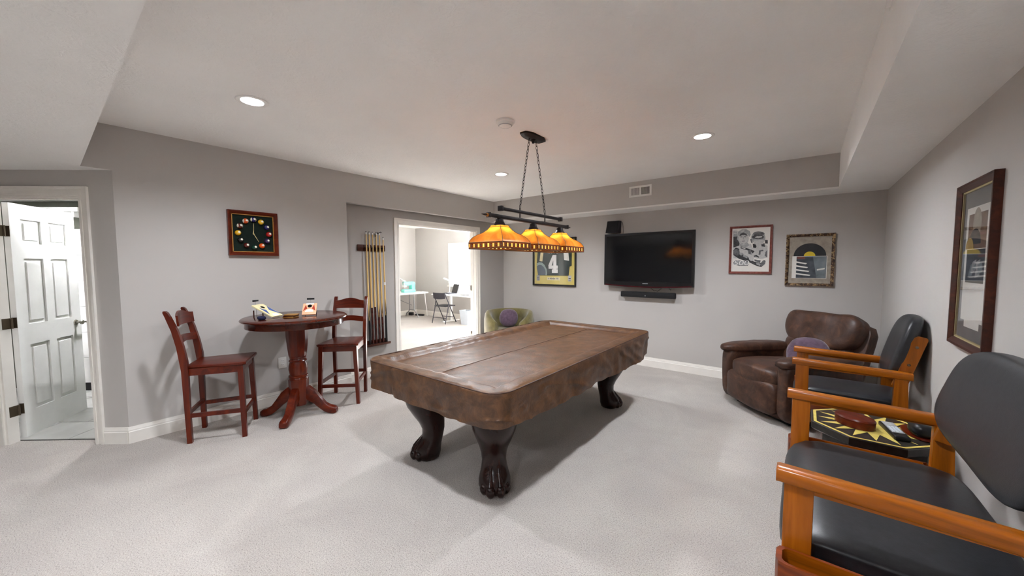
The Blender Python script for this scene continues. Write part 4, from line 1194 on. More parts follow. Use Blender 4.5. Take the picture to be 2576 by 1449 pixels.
# framed jersey
def jersey():
    x0, x1, z0, z1 = -3.848, -2.985, 1.142, 1.968
    w_, h = x1-x0, z1-z0
    t = empty('framed_jersey', 'dark framed number 4 football jersey on a gold mat beside the television', 'framed picture')
    at(t, on_back((x0+x1)/2, (z0+z1)/2, YB-0.0005))
    sub('frame', frame_mb(w_, h, 0.028, 0.034), 'frameblack', t, sharp=20)
    sub('gold_mat', MB().box(-w_/2+0.02, w_/2-0.02, -h/2+0.02, h/2-0.02, 0.001, 0.007), 'mat_gold', t)
    hw, hh = w_/2-0.028, h/2-0.028
    # u in 0..1 left-right, v in 0..1 bottom-top
    p = lambda u, v: (-hw+2*hw*u, -hh+2*hh*v)
    mb = MB()
    body = [p(0.10, 0.97), (p(0.32, 0.985)), p(0.42, 0.95), p(0.56, 0.95), p(0.66, 0.985), p(0.93, 0.97), p(0.93, 0.42), p(0.88, 0.40), p(0.86, 0.20), p(0.10, 0.20), p(0.09, 0.37), p(0.06, 0.44)]
    mb.prism(body, 0.007, 0.016)
    sub('jersey_body', mb, 'jersey', t)
    # folded sleeve at the lower left with a pale trim
    sl = [p(0.07, 0.36), p(0.07, 0.475), p(0.13, 0.50), p(0.20, 0.495), p(0.27, 0.44), p(0.325, 0.34), p(0.335, 0.26), p(0.325, 0.202), p(0.10, 0.202)]
    ob = sub('sleeve', MB().prism(sl, 0.016, 0.022), 'jersey_blue', t)
    tr = []
    c = [(0.07, 0.475), (0.13, 0.50), (0.20, 0.495), (0.27, 0.44), (0.325, 0.34), (0.335, 0.26), (0.325, 0.202)]
    ci = [(0.07, 0.41), (0.13, 0.44), (0.19, 0.435), (0.25, 0.39), (0.295, 0.32), (0.305, 0.255), (0.298, 0.202)]
    mb = MB(); vs = [(*p(*q), 0.0225) for q in c]+[(*p(*q), 0.0225) for q in ci]; n = len(c)
    mb.add(vs, [(i, i+1, n+i+1, n+i) for i in range(n-1)])
    sub('sleeve_trim', mb, 'jersey_trim', ob)
    for poly, m_ in (([p(0.135, 0.525), p(0.21, 0.515), p(0.27, 0.96), p(0.20, 0.96)], 'mat_cream'), ([p(0.755, 0.545), p(0.875, 0.525), p(0.83, 0.95), p(0.72, 0.95)], 'paper')):
        sub('sleeve_stripe', MB().prism(poly, 0.0165, 0.0175), m_, t)
    mb = MB()
    q = lambda x, y: p((x-135)/1045, (1305-y)/1180)      # read off the picture of the frame
    for k_, poly in enumerate(([(648, 527), (728, 527), (728, 1003), (648, 1003)], [(612, 908), (766, 905), (766, 1003), (612, 1003)], [(520, 806), (766, 806), (766, 893), (524, 893)], [(632, 530), (700, 527), (652, 650), (604, 806), (516, 806)])):
        mb.prism([q(*c_) for c_ in poly], 0.0165, 0.0180+0.00025*k_)
    sub('number', mb, 'white', t)
    mb = MB(); text_mb('FAVRE', 0.075, mb, T(p(0.48, 0.722)[0], p(0.48, 0.722)[1], 0.0172), 0, 0.0008, sx=1.0)
    sub('name_letters', mb, 'white', t)
    mb = MB().box(*[v for ab in zip(p(0.33, 0.09), p(0.65, 0.16)) for v in ab], 0.007, 0.009)
    ob = sub('name_plate', mb, 'mat_cream', t)
    mb = MB(); r_ = random.Random(3)
    x = 0.35
    while x < 0.63:
        wv = r_.uniform(0.012, 0.03)
        q0, q1 = p(x, 0.108+r_.uniform(0, 0.01)), p(x+wv, 0.136+r_.uniform(0, 0.012))
        mb.box(q0[0], q1[0], q0[1], q1[1], 0.009, 0.0094)
        x += wv+r_.choice((0.008, 0.01, 0.03))
    sub('handwriting', mb, 'ink2', ob)
    for u0, u1, m_ in ((0.055, 0.135, 'ink3'), (0.845, 0.925, 'ink4')):
        a, b = p(u0, 0.075), p(u1, 0.205)
        ob = sub('certificate', MB().box(a[0], b[0], a[1], b[1], 0.007, 0.009), m_, t)
        sub('emblem', MB().box(a[0]+0.012, b[0]-0.012, a[1]+0.04, b[1]-0.045, 0.009, 0.0095).box(a[0]+0.01, b[0]-0.01, a[1]+0.008, a[1]+0.016, 0.009, 0.0095), 'ink1', ob)
    sub('glazing', MB().box(-hw, hw, -hh, hh, 0.0245, 0.0255), 'glass', t)
jersey()

def race_drawing():
    x0, x1, z0, z1 = -0.775, -0.322, 1.389, 1.986
    w_, h = x1-x0, z1-z0
    t = empty('framed_drawing', 'red wood framed grey pencil drawing of two racing drivers and cars', 'framed picture')
    at(t, on_back((x0+x1)/2, (z0+z1)/2, YB-0.0005))
    sub('frame', frame_mb(w_, h, 0.026, 0.026), 'redwood', t, sharp=20)
    hw, hh = w_/2-0.024, h/2-0.024
    sub('paper', MB().box(-hw, hw, -hh, hh, 0.001, 0.006), 'paper', t)
    # the drawing, traced in the coordinates of its own sheet
    def P(x, y):
        v = (y-118-(1155-x)*0.052)/(1325-118)
        xl = 135-v*40; xr = 1155-v*45
        u = (x-xl)/(xr-xl)
        return (-hw+2*hw*u, hh-2*hh*v)
    mb = MB()
    lay = [0]
    def D(m_, *pts):
        lay[0] += 1
        flat(mb, [P(*q) for q in pts], 0.0061+0.00004*lay[0], m_)
    def E(m_, cx, cy, rx, ry, rot=0, a0=0, a1=2*pi):
        D(m_, *ell(cx, cy, rx, ry, 24, a0, a1, rot))
    # backdrop behind the first driver
    D(0, (165, 400), (275, 390), (335, 540), (330, 640), (165, 700)); D(2, (165, 230), (280, 230), (275, 390), (165, 400)); D(3, (175, 250), (260, 245), (262, 262), (175, 268)); D(3, (175, 300), (260, 292), (262, 310), (175, 320))
    # first driver: shirt, neck, face, cap
    D(3, (165, 700), (330, 640), (380, 590), (640, 590), (690, 700), (720, 1000), (165, 1000)); D(2, (330, 560), (560, 560), (600, 640), (470, 690), (340, 640))
    E(3, 440, 440, 150, 175); E(2, 290, 440, 22, 55); D(2, (330, 520), (560, 500), (520, 590), (400, 600))
    D(3, (340, 430), (560, 420), (540, 540), (450, 590), (360, 560)); E(1, 385, 400, 36, 12); E(1, 490, 395, 36, 12); D(1, (390, 512), (480, 505), (470, 520), (395, 526)); D(2, (430, 400), (455, 400), (462, 470), (425, 470))
    D(2, (275, 400), (290, 260), (400, 195), (520, 190), (610, 240), (640, 330), (600, 400), (560, 330), (440, 270), (330, 350)); D(0, (325, 385), (360, 310), (440, 280), (520, 310), (555, 370), (470, 350), (400, 355)); D(3, (380, 230), (460, 205), (470, 250), (390, 270))
    # second driver: suit, helmet, visor
    D(3, (690, 700), (760, 600), (1000, 590), (1075, 640), (1070, 940), (900, 1000), (700, 960)); D(0, (690, 590), (760, 575), (790, 660), (770, 700), (700, 690)); D(0, (915, 590), (995, 560), (1010, 660), (920, 650))
    E(2, 835, 420, 185, 175); E(1, 850, 310, 150, 62); D(1, (620, 460), (660, 450), (690, 570), (650, 560)); D(0, (1010, 470), (1080, 480), (1080, 570), (1010, 570)); D(3, (700, 500), (1000, 470), (960, 590), (740, 600))
    D(0, (665, 395), (760, 330), (900, 330), (985, 385), (960, 440), (830, 455), (700, 440)); D(3, (740, 410), (810, 375), (930, 372), (940, 400), (830, 432)); E(0, 930, 300, 40, 30)
    D(1, (860, 760), (960, 740), (970, 770), (900, 790), (890, 880), (840, 880)); D(1, (1020, 800), (1070, 740), (1065, 950), (1000, 900))
    # cars
    D(0, (165, 780), (230, 700), (330, 730), (330, 800), (430, 830), (440, 900), (570, 960), (720, 1070), (900, 1100), (990, 1020), (1025, 1040), (1010, 1120), (910, 1210), (780, 1180), (560, 1080), (320, 1010), (165, 910))
    E(1, 250, 830, 78, 95); E(2, 380, 860, 50, 55); E(1, 960, 1100, 45, 90, 0.5); D(3, (330, 750), (480, 790), (470, 860), (340, 830)); D(0, (365, 660), (520, 700), (740, 780), (690, 850), (640, 790), (370, 720)); D(3, (395, 680), (500, 705), (490, 735), (385, 705))
    D(3, (580, 900), (690, 930), (715, 1050), (640, 1060), (590, 1010)); D(0, (720, 910), (790, 885), (865, 940), (850, 960), (770, 930), (725, 940)); D(1, (730, 1010), (900, 1030), (880, 1090), (740, 1060)); D(2, (440, 890), (560, 930), (540, 990), (430, 940)); D(2, (780, 1100), (900, 1120), (880, 1180), (790, 1150)); D(1, (560, 760), (640, 740), (660, 880), (580, 870))
    # badge
    D(1, (165, 1120), (230, 1045), (560, 1075), (590, 1120), (560, 1190), (330, 1205), (180, 1180)); D(2, (185, 1120), (240, 1060), (550, 1088), (570, 1120), (545, 1178), (330, 1190), (195, 1168))
    sub('pencil_print', mb, ['ink1', 'ink2', 'ink3', 'ink4'], t)
    mb = MB()
    q = P(370, 1128)
    text_mb('500', 0.085, mb, T(q[0], q[1], 0.0085), 0, 0.0003, sx=1.35, shear=0.15)
    sub('lettering', mb, 'white', t)
    sub('glazing', MB().box(-hw, hw, -hh, hh, 0.0105, 0.0115), 'glass', t)
race_drawing()

def record_frame():
    x0, x1, z0, z1 = -0.187, 0.255, 1.254, 1.853
    w_, h = x1-x0, z1-z0
    t = empty('framed_record', 'mottled brown frame with a vinyl record half out of its sleeve', 'framed picture')
    at(t, on_back((x0+x1)/2, (z0+z1)/2, YB-0.0005))
    sub('frame', frame_mb(w_, h, 0.030, 0.03), 'tortoise', t, sharp=20)
    hw, hh = w_/2-0.028, h/2-0.028
    sub('stone_mat', MB().box(-hw, hw, -hh, hh, 0.001, 0.006), 'mat_stone', t)
    cy = 0.045
    sub('vinyl_record', MB().lathe([(0.0, 0.009), (0.147, 0.009), (0.147, 0.006), (0.0, 0.006)], 48, 0, T(0, cy, 0), a0=0, a1=pi).lathe([(0.0, 0.0096), (0.052, 0.0096), (0.052, 0.009)], 32, 1, T(0, cy, 0), a0=0, a1=pi), ['record', 'label_yellow'], t)
    mb = MB().box(-0.158, 0.158, cy-0.258, cy+0.0, 0.007, 0.012)
    s_ = sub('sleeve', mb, 'paper', t)
    mb = MB()
    z = 0.0124
    flat(mb, [(-0.118, cy-0.004), (0.152, cy-0.004), (0.152, cy-0.254), (-0.118, cy-0.254)], z, 0)
    flat(mb, [(0.03, cy-0.006), (0.150, cy-0.006), (0.150, cy-0.252), (0.07, cy-0.252)], z+0.0002, 1)
    flat(mb, [(-0.112, cy-0.006), (-0.04, cy-0.006), (-0.04, cy-0.032), (-0.112, cy-0.032)], z+0.0002, 3)
    for k in range(4):
        y_ = cy-0.06-0.045*k
        flat(mb, [(-0.118, y_), (-0.02+0.012*k, y_-0.022), (-0.03+0.012*k, y_-0.034), (-0.118, y_-0.018)], z+0.0003, 2)
    flat(mb, [(0.07, cy-0.15), (0.14, cy-0.135), (0.138, cy-0.152), (0.072, cy-0.168)], z+0.0004, 2)
    sub('sleeve_print', mb, ['sleeve_slate', 'sleeve_grey', 'paper', 'redwood'], s_)
    sub('glazing', MB().box(-hw, hw, -hh, hh, 0.0150, 0.0158), 'glass', t)
record_frame()

def right_frame():
    y0, y1, z0, z1 = 2.550, 3.050, 1.083, 1.905
    w_, h = y1-y0, z1-z0
    t = empty('framed_photograph', 'tall dark wood frame with grey mat and photographs on the right wall', 'framed picture')
    at(t, on_right((y0+y1)/2, (z0+z1)/2, XR-0.0005))
    sub('frame', frame_mb(w_, h, 0.034, 0.030), 'walnut_x', t, sharp=20)
    mb = MB()
    for a, b, c, d in ((-w_/2+0.032, w_/2-0.032, h/2-0.044, h/2-0.032), (-w_/2+0.032, w_/2-0.032, -h/2+0.032, -h/2+0.044), (-w_/2+0.032, -w_/2+0.044, -h/2+0.032, h/2-0.032), (w_/2-0.044, w_/2-0.032, -h/2+0.032, h/2-0.032)):
        mb.box(a, b, c, d, 0.002, 0.013)
    sub('gilt_liner', mb, 'brass', t)
    hw, hh = w_/2-0.04, h/2-0.04
    sub('grey_mat', MB().box(-hw, hw, -hh, hh, 0.001, 0.006), 'mat_grey', t)
    p = lambda u, v: (-hw+2*hw*u, -hh+2*hh*v)
    def B(mb, u0, u1, v0, v1, z0_, z1_, m_=0):
        a, b = p(u0, v0), p(u1, v1)
        return mb.box(a[0], b[0], a[1], b[1], z0_, z1_, m_)
    mb = MB(); B(mb, 0.14, 0.88, 0.13, 0.885, 0.006, 0.008); B(mb, 0.27, 0.75, 0.085, 0.14, 0.006, 0.0079)
    sub('white_mat', mb, 'paper', t)
    mb = MB(); B(mb, 0.22, 0.80, 0.61, 0.84, 0.008, 0.0088)
    o = sub('upper_photograph', mb, 'photo_warm', t)
    mb = MB(); B(mb, 0.22, 0.80, 0.695, 0.71, 0.0088, 0.0090, 0)
    q = p(0.5, 0.775); flat(mb, ell(q[0], q[1], 0.055, 0.075), 0.00895, 1); q = p(0.46, 0.64); flat(mb, ell(q[0], q[1], 0.08, 0.075, 22, 0, pi), 0.00905, 2)
    sub('photo_print', mb, ['redwood', 'mat_stone', 'photo_dark'], o)
    q = p(0.30, 0.61)
    sub('gold_disc', MB().lathe([(0.0, 0.0098), (0.055, 0.0098), (0.055, 0.0088)], 24, 0, T(q[0], q[1], 0), a0=0, a1=pi), 'photo_gold', t)
    mb = MB(); B(mb, 0.22, 0.80, 0.385, 0.605, 0.008, 0.0088)
    o = sub('lower_photograph', mb, 'photo_dark', t)
    mb = MB()
    for k in range(5):
        a = p(0.30+0.08*k, 0.42+0.025*(k % 3)); b = p(0.50+0.06*k, 0.52+0.02*(k % 2)); 
        flat(mb, [a, (a[0]+0.06, a[1]+0.01), b, (b[0]-0.05, b[1]-0.012)], 0.0089+0.0001*k, k % 2)
    sub('photo_print', mb, ['sleeve_grey', 'ink3'], o)
    sub('glazing', MB().box(-hw, hw, -hh, hh, 0.0125, 0.0132), 'glass', t)
right_frame()
# ------------------------------------------------------------ seating along the right wall
def armchair(name, label, y0, y1, zarm, group, x0=-0.03):
    """wood armchair with black vinyl; faces -x; between y0 and y1"""
    t = empty(name, label, 'armchair', (0.25, (y0+y1)/2, 0), 0, group)
    W = y1-y0; h = W/2; ox = 0.25
    xf, xb = x0-ox, 0.56-ox
    for s_ in (-1, 1):
        yc = s_*(h-0.028)
        mb = MB()
        rings = []
        for x, zt, hw in ((xf-0.022, zarm, 0.027), (xf-0.016, zarm+0.002, 0.03), (xf+0.25, zarm-0.004, 0.03), (xb-0.02, zarm-0.012, 0.030), (xb+0.012, zarm-0.014, 0.028)):
            zb = zt-0.044
            rings.append([(x, yc-hw, zb+0.004), (x, yc-hw+0.004, zb), (x, yc+hw-0.004, zb), (x, yc+hw, zb+0.004), (x, yc+hw, zt-0.006), (x, yc+hw-0.006, zt), (x, yc-hw+0.006, zt), (x, yc-hw, zt-0.006)])
        mb.loft(rings)
        sub('arm', mb, 'oak_x', t, sharp=50)
        sub('arm_rail', MB().box(xf+0.03, xb-0.02, yc-0.014, yc+0.014, zarm-0.062, zarm-0.042), 'oak_x', t)
        sub('leg', MB().rbox(xf, xf+0.078, yc-0.021, yc+0.021, 0, zarm-0.040, 0.004), 'oak_z', t)
        sub('leg', MB().loft([[(xb-0.075+0.06, yc-0.021, 0), (xb+0.06, yc-0.021, 0), (xb+0.06, yc+0.021, 0), (xb-0.075+0.06, yc+0.021, 0)], [(xb-0.075, yc-0.021, 0.52), (xb-0.0, yc-0.021, 0.52), (xb, yc+0.021, 0.52), (xb-0.075, yc+0.021, 0.52)],
            [(xb-0.072, yc-0.021, zarm-0.05), (xb-0.01, yc-0.021, zarm-0.05), (xb-0.01, yc+0.021, zarm-0.05), (xb-0.072, yc+0.021, zarm-0.05)]]), 'oak_z', t)
        # bracket carrying the back
        yb = s_*(h-0.066)
        mb = MB()
        A, B_ = Vector((xb-0.045, yb, zarm-0.12)), Vector((xb+0.045, yb, zarm+0.225))
        d = (B_-A).normalized(); n = Vector((-d.z, 0, d.x))
        hw = 0.034
        side = []
        for f, k in ((0, hw), (0.86, hw), (0.96, hw*0.85)): side.append(A+(B_-A)*f+n*k)
        for f, k in ((1.0, hw*0.45), (1.0, -hw*0.8), (0.97, -hw), (0, -hw)): side.append(A+(B_-A)*f+n*k)
        vs = [(p.x, yb-0.014, p.z) for p in side]+[(p.x, yb+0.014, p.z) for p in side]; nn = len(side)
        mb.add(vs, [tuple(range(nn)), tuple(range(2*nn-1, nn-1, -1))]+[(i, (i+1) % nn, nn+(i+1) % nn, nn+i) for i in range(nn)])
        br = sub('back_bracket', mb, 'oak_z', t)
        for f in (0.45, 0.80):
            p = A+(B_-A)*f
            sub('bolt', MB().lathe([(0.0, 0.004), (0.006, 0.003), (0.009, 0.0), (0.009, -0.002)], 12, 0, T(p.x, yb+s_*0.014, p.z) @ R(-s_*pi/2, 'X')), 'bronze', br)
        # side tray with a rounded front
        yo = s_*(h+0.055)
        mb = MB()
        ztr = 0.572 if s_ < 0 else 0.532
        def sec(x, k, lip):
            return [(x, yo-k, ztr), (x, yo-k, ztr-0.075), (x, yo-k*0.7, ztr-0.115), (x, yo, ztr-0.132), (x, yo+k*0.7, ztr-0.115), (x, yo+k, ztr-0.075), (x, yo+k, ztr)]
        k = 0.046
        outer = [sec(xf-0.012, k*0.5, 0), sec(xf-0.004, k*0.86, 0), sec(xf+0.015, k, 0), sec(xb-0.06, k, 0)]
        inner = [[(x, y_*1.0, z) for x, y_, z in sec(xx, kk, 0)] for xx, kk in ((xf+0.004, k*0.45), (xf+0.010, k*0.66), (xf+0.022, k*0.78), (xb-0.075, k*0.78))]
        inner = [[(x, y_, ztr if z > ztr-0.001 else z+0.012) for x, y_, z in r_] for r_ in inner]
        b = len(mb.v)
        mb.loft(outer, 0, cap=False, closed=False)
        mb.loft(inner, 1, cap=False, closed=False)
        n7 = 7; no = len(outer)
        for i in range(no-1):     # rim
            for e in (0, 6):
                mb.f.append((b+i*n7+e, b+(i+1)*n7+e, b+no*n7+(i+1)*n7+e, b+no*n7+i*n7+e)); mb.m.append(0)
        mb.f.append((b+0, b+6, b+no*n7+6, b+no*n7+0)); mb.m.append(0)
        mb.f.append(tuple(b+j for j in range(7))); mb.m.append(0)
        mb.f.append(tuple(b+no*n7+j for j in range(7))); mb.m.append(1)
        mb.f.append(tuple(b+(no-1)*n7+j for j in range(7))); mb.m.append(0)
        mb.f.append(tuple(b+no*n7+(no-1)*n7+j for j in range(7))); mb.m.append(1)
        sub('side_tray', mb, ['oakdark_x', 'oak_x'], t, sharp=40)
        sub('tray_cleat', MB().box(xf+0.02, xb-0.06, s_*(h-0.006)-0.004, s_*(h+0.008)+0.004, ztr-0.06, ztr-0.01), 'oakdark_x', t)
        sub('seat_rail', MB().rbox(xf+0.03, xb-0.03, yc-0.014, yc+0.014, 0.455, 0.525, 0.004), 'oakdark_x', t)
        sub('stretcher', MB().rbox(xf+0.03, xb+0.0, yc-0.012, yc+0.012, 0.18, 0.22, 0.003), 'oak_x', t)
    sub('front_rail', MB().rbox(xf+0.02, xf+0.05, -h+0.04, h-0.04, 0.455, 0.52, 0.004), 'oak_y', t)
    sub('foot_rail', MB().rbox(xf+0.02, xf+0.06, -h+0.04, h-0.04, 0.17, 0.21, 0.004), 'oak_y', t)
    # seat: box cushion with a waterfall front
    sw = W-0.118
    def seatfn(p, q):
        p = p.copy()
        if q.x < -0.55: p.z -= 0.05*max(0, (-q.x-0.55)/0.45)**2
        p.z += 0.010*(1-q.y*q.y)*(1 if q.z > 0 else 0)
        return p
    sub('seat', MB().puff((xf+xb)/2-0.005, 0, 0.550, xb-xf+0.02, sw, 0.085, 7, 12, 0.0, 5, fn=seatfn), 'vinyl', t, sharp=80)
    # back: upright pad, rounded shoulders, leaning to the wall
    zb0, zb1 = (zarm-0.03 if W > 0.7 else zarm-0.10), zarm+0.345
    def backfn(p, q):
        p = p.copy()
        v = (q.z+1)/2
        # shoulders
        sh_ = max(0, v-0.45)/0.55
        p.y *= 1-0.05*sh_**2.2
        p.x += 0.11*(v-0.3)+0.03*(1-(q.y)**2)*0.7
        return p
    sub('backrest', MB().puff(xb-0.052, 0, (zb0+zb1)/2, 0.095, W-0.10 if W < 0.7 else W-0.13, zb1-zb0, 3.7, 16, 0.0, fn=backfn), 'vinyl', t, sharp=80)
    return t
armchair('armchair', 'wide black vinyl wood-framed armchair in the lower right foreground', 1.487, 2.535, 0.822, 'wood and black vinyl spectator chairs')
armchair('armchair', 'narrow black vinyl wood-framed armchair beside the brown recliner', 3.435, 3.985, 0.806, 'wood and black vinyl spectator chairs')

def octagon_table():
    c = (0.335, 2.985)
    t = empty('octagon_table', 'low black octagonal side table with a yellow sunburst inlay between the armchairs', 'side table', (*c, 0))
    RR = 0.295; z = 0.55
    oc = lambda r: [(r*cos(radians(22.5+45*k)), r*sin(radians(22.5+45*k))) for k in range(8)]
    mb = MB()
    mb.loft([[(x, y, zz) for x, y in oc(r)] for r, zz in ((RR-0.012, z-0.05), (RR, z-0.04), (RR, z-0.004), (RR-0.004, z))])
    sub('tabletop', mb, 'lacquer', t, sharp=20)
    sub('drum', MB().loft([[(x, y, zz) for x, y in oc(r)] for r, zz in ((0.235, 0.02), (0.235, z-0.049))]), 'lacquer', t, sharp=20)
    sub('plinth', MB().loft([[(x, y, zz) for x, y in oc(r)] for r, zz in ((0.27, 0.0), (0.27, 0.04), (0.25, 0.06))]), 'lacquer', t, sharp=20)
    a, b = oc(RR-0.012), oc(RR-0.028)
    for k in range(8):
        j = (k+1) % 8
        sub('border_inlay', MB().prism([a[k], a[j], b[j], b[k]], z-0.001, z+0.0006), 'inlay', t)
    for k in range(16):
        t0 = radians(22.5*k); r1 = 0.236 if k % 2 == 0 else 0.246
        w0 = radians(11.25)
        poly = [(0.005*cos(t0), 0.005*sin(t0)), (0.13*cos(t0-w0), 0.13*sin(t0-w0)), (r1*cos(t0), r1*sin(t0)), (0.13*cos(t0+w0), 0.13*sin(t0+w0))]
        sub('sun_ray', MB().prism(poly, z-0.001, z+0.0007), 'inlay', t)
octagon_table()
zt = 0.5509
o = empty('wooden_box', 'oval reddish brown wooden box on the octagonal table', 'box', (0.262, 2.945, zt), radians(-38))
sub('body', MB().lathe([(0, 0), (0.094, 0), (0.098, 0.004), (0.098, 0.036), (0.0, 0.036)], 40, 0, None, 1.0, 0.72), 'cherry_x', o)
sub('lid', MB().lathe([(0, 0.037), (0.099, 0.037), (0.100, 0.046), (0.093, 0.054), (0.06, 0.060), (0, 0.061)], 40, 0, None, 1.0, 0.72), 'cherry_x', o)
o = empty('cordless_phone', 'dark handset with pale grey keys lying beside the oval wooden box', 'phone', (0.425, 2.93, zt), radians(10))
sub('body', MB().rbox(-0.034, 0.034, -0.115, 0.115, 0, 0.026, 0.008, 3), 'black', o)
sub('faceplate', MB().rbox(-0.026, 0.026, -0.06, 0.105, 0.024, 0.028, 0.002), 'greyplastic', o)
for i in range(3):
    for j in range(4):
        sub('key', MB().rbox(-0.022+0.0155*i, -0.010+0.0155*i, -0.05+0.021*j, -0.036+0.021*j, 0.027, 0.030, 0.001), 'bin', o)
sub('display', MB().rbox(-0.021, 0.021, 0.045, 0.095, 0.0275, 0.0288, 0.001), 'ink3', o)
o = empty('brush', 'black billiard brush with a wooden base at the right of the octagonal table', 'brush', (0.520, 2.985, zt), radians(14))
sub('base', MB().lathe([(0, 0.0), (0.085, 0.0), (0.092, 0.006), (0.090, 0.014), (0, 0.016)], 28, 0, None, 0.56, 1.2), 'cherry_y', o)
sub('handle', MB().puff(0, -0.045, 0.048, 0.092, 0.12, 0.072, 3, 8).puff(0, 0.05, 0.066, 0.052, 0.15, 0.055, 3, 8), 'black', o)

# recliner in the corner
def recliner():
    t = empty('recliner', 'overstuffed dark brown leather recliner in the far right corner', 'recliner', (-0.095, 4.690, 0), radians(-44))
    W = 0.90
    # local: faces -y, x to its left side
    sub('base', MB().puff(0, 0.02, 0.17, W-0.20, 0.80, 0.29, 9, 8), 'leather', t)
    sub('footrest', MB().puff(0, -0.40, 0.235, W-0.27, 0.15, 0.32, 5, 12, 0.012, 7), 'leather', t, sharp=80)
    def sf(p, q):
        p = p.copy()
        p.z += 0.03*(1-q.x*q.x)*(1 if q.z > 0 else 0)
        return p
    sub('seat_cushion', MB().puff(0, -0.14, 0.415, W-0.27, 0.66, 0.19, 4.2, 14, 0.010, 6, fn=sf, seed=2), 'leather', t, sharp=80)
    for s_ in (-1, 1):
        xa = s_*(W/2-0.085)
        def af(p, q, s_=s_):
            p = p.copy()
            v = (q.z+1)/2
            p.x *= 0.80+0.34*max(0, v-0.55)/0.45
            p.z += -0.05*max(0, q.y)*0.2
            p.z += 0.02*max(0, -q.y)*v
            return p
        sub('arm', MB().puff(xa, -0.03, 0.325, 0.175, 0.82, 0.60, 5, 12, 0.008, 7, fn=af, seed=3+s_), 'leather', t, sharp=80)
        sub('arm_pad', MB().puff(xa, -0.05, 0.595, 0.215, 0.84, 0.12, 3.0, 12, 0.010, 9, seed=5+s_), 'leather', t, sharp=80)
    X = T(0, 0.20, 0.42) @ R(radians(-17), 'X')
    def lf(p, q):
        p = p.copy()
        p.z -= 0.05*(1-q.x*q.x)*(1 if q.z > 0 else 0)
        return p
    sub('lumbar_cushion', MB().puff(0, 0.055, 0.17, W-0.22, 0.20, 0.40, 3.6, 18, 0.030, 7.5, 0, X, fn=lf, seed=8), 'leather', t, sharp=80)
    def hf(p, q):
        p = p.copy()
        if q.z < 0: p.z -= 0.05*(1-q.x*q.x)
        p.x *= 1+0.03*q.z
        return p
    sub('head_cushion', MB().puff(0, 0.055, 0.455, W-0.13, 0.22, 0.34, 4.4, 18, 0.026, 6.5, 0, X, fn=hf, seed=11), 'leather', t, sharp=80)
    sub('back_shell', MB().puff(0, 0.145, 0.27, W-0.08, 0.13, 0.62, 7, 8, 0, 1, 0, X), 'leather', t)
    sub('glides', MB().box(-0.33, 0.33, -0.30, 0.36, 0.0, 0.04), 'blackmatte', t)
recliner()
o = empty('throw_pillow', 'round mauve plush pillow on the brown recliner seat', 'pillow', (0.05, 4.585, 0.625), radians(-44))
Xp = R(radians(35), 'Z') @ R(radians(68), 'X')
sub('pillow_body', MB().puff(0, 0, 0, 0.34, 0.34, 0.15, 2.4, 12, 0.006, 14, 0, Xp), 'mauve', o)
sub('piping', MB().tube([Xp @ Vector((0.168*cos(2*pi*i/36), 0.168*sin(2*pi*i/36), 0)) for i in range(36)], 0.007, 6, closed=True), 'mauve', o)

# barrel chair in the far left corner
def tub_chair():
    t = empty('tub_chair', 'olive green velvet barrel chair in the far left corner', 'armchair', (-3.95, 4.93, 0), radians(35))
    # local: faces -y ; opening between -35 and -145 degrees
    rings = []
    n = 40
    a0, a1 = radians(-58), radians(238)
    for i in range(n+1):
        f = i/n; a = a0+(a1-a0)*f
        u = abs(2*f-1)
        top = 0.735-0.17*max(0, (u-0.55)/0.45)**1.6
        ro, th = 0.43, 0.135
        end = 0.75 if i in (0, n) else (0.93 if i in (1, n-1) else 1)
        c_ = ro-th/2
        sec = []
        for px, pz in ((-0.5, 0.08), (-0.5, 0.55), (-0.47, 0.80), (-0.38, 0.93), (-0.2, 0.99), (0.0, 1.0), (0.22, 0.985), (0.40, 0.92), (0.49, 0.80), (0.5, 0.55), (0.46, 0.08)):
            r_ = c_+px*th*end
            sec.append((r_*cos(a), r_*sin(a)*0.97, 0.04+(top-0.04)*pz))
        rings.append(sec)
    sub('shell', MB().loft(rings), 'olive', t, sharp=60)
    sub('seat_cushion', MB().puff(0, -0.06, 0.36, 0.62, 0.72, 0.19, 3.2, 12, 0.006, 6), 'olive', t)
    sub('plinth', MB().lathe([(0, 0), (0.30, 0), (0.32, 0.03), (0.32, 0.27), (0, 0.27)], 32), 'olive', t)
tub_chair()
o = empty('throw_pillow', 'round mauve plush pillow leaning in the olive barrel chair', 'pillow', (-3.93, 4.89, 0.61), radians(35))
Xp = R(radians(66), 'X')
sub('pillow_body', MB().puff(0, 0, 0, 0.31, 0.31, 0.15, 2.4, 12, 0.006, 14, 0, Xp), 'mauve', o)
sub('piping', MB().tube([Xp @ Vector((0.153*cos(2*pi*i/36), 0.153*sin(2*pi*i/36), 0)) for i in range(36)], 0.007, 6, closed=True), 'mauve', o)

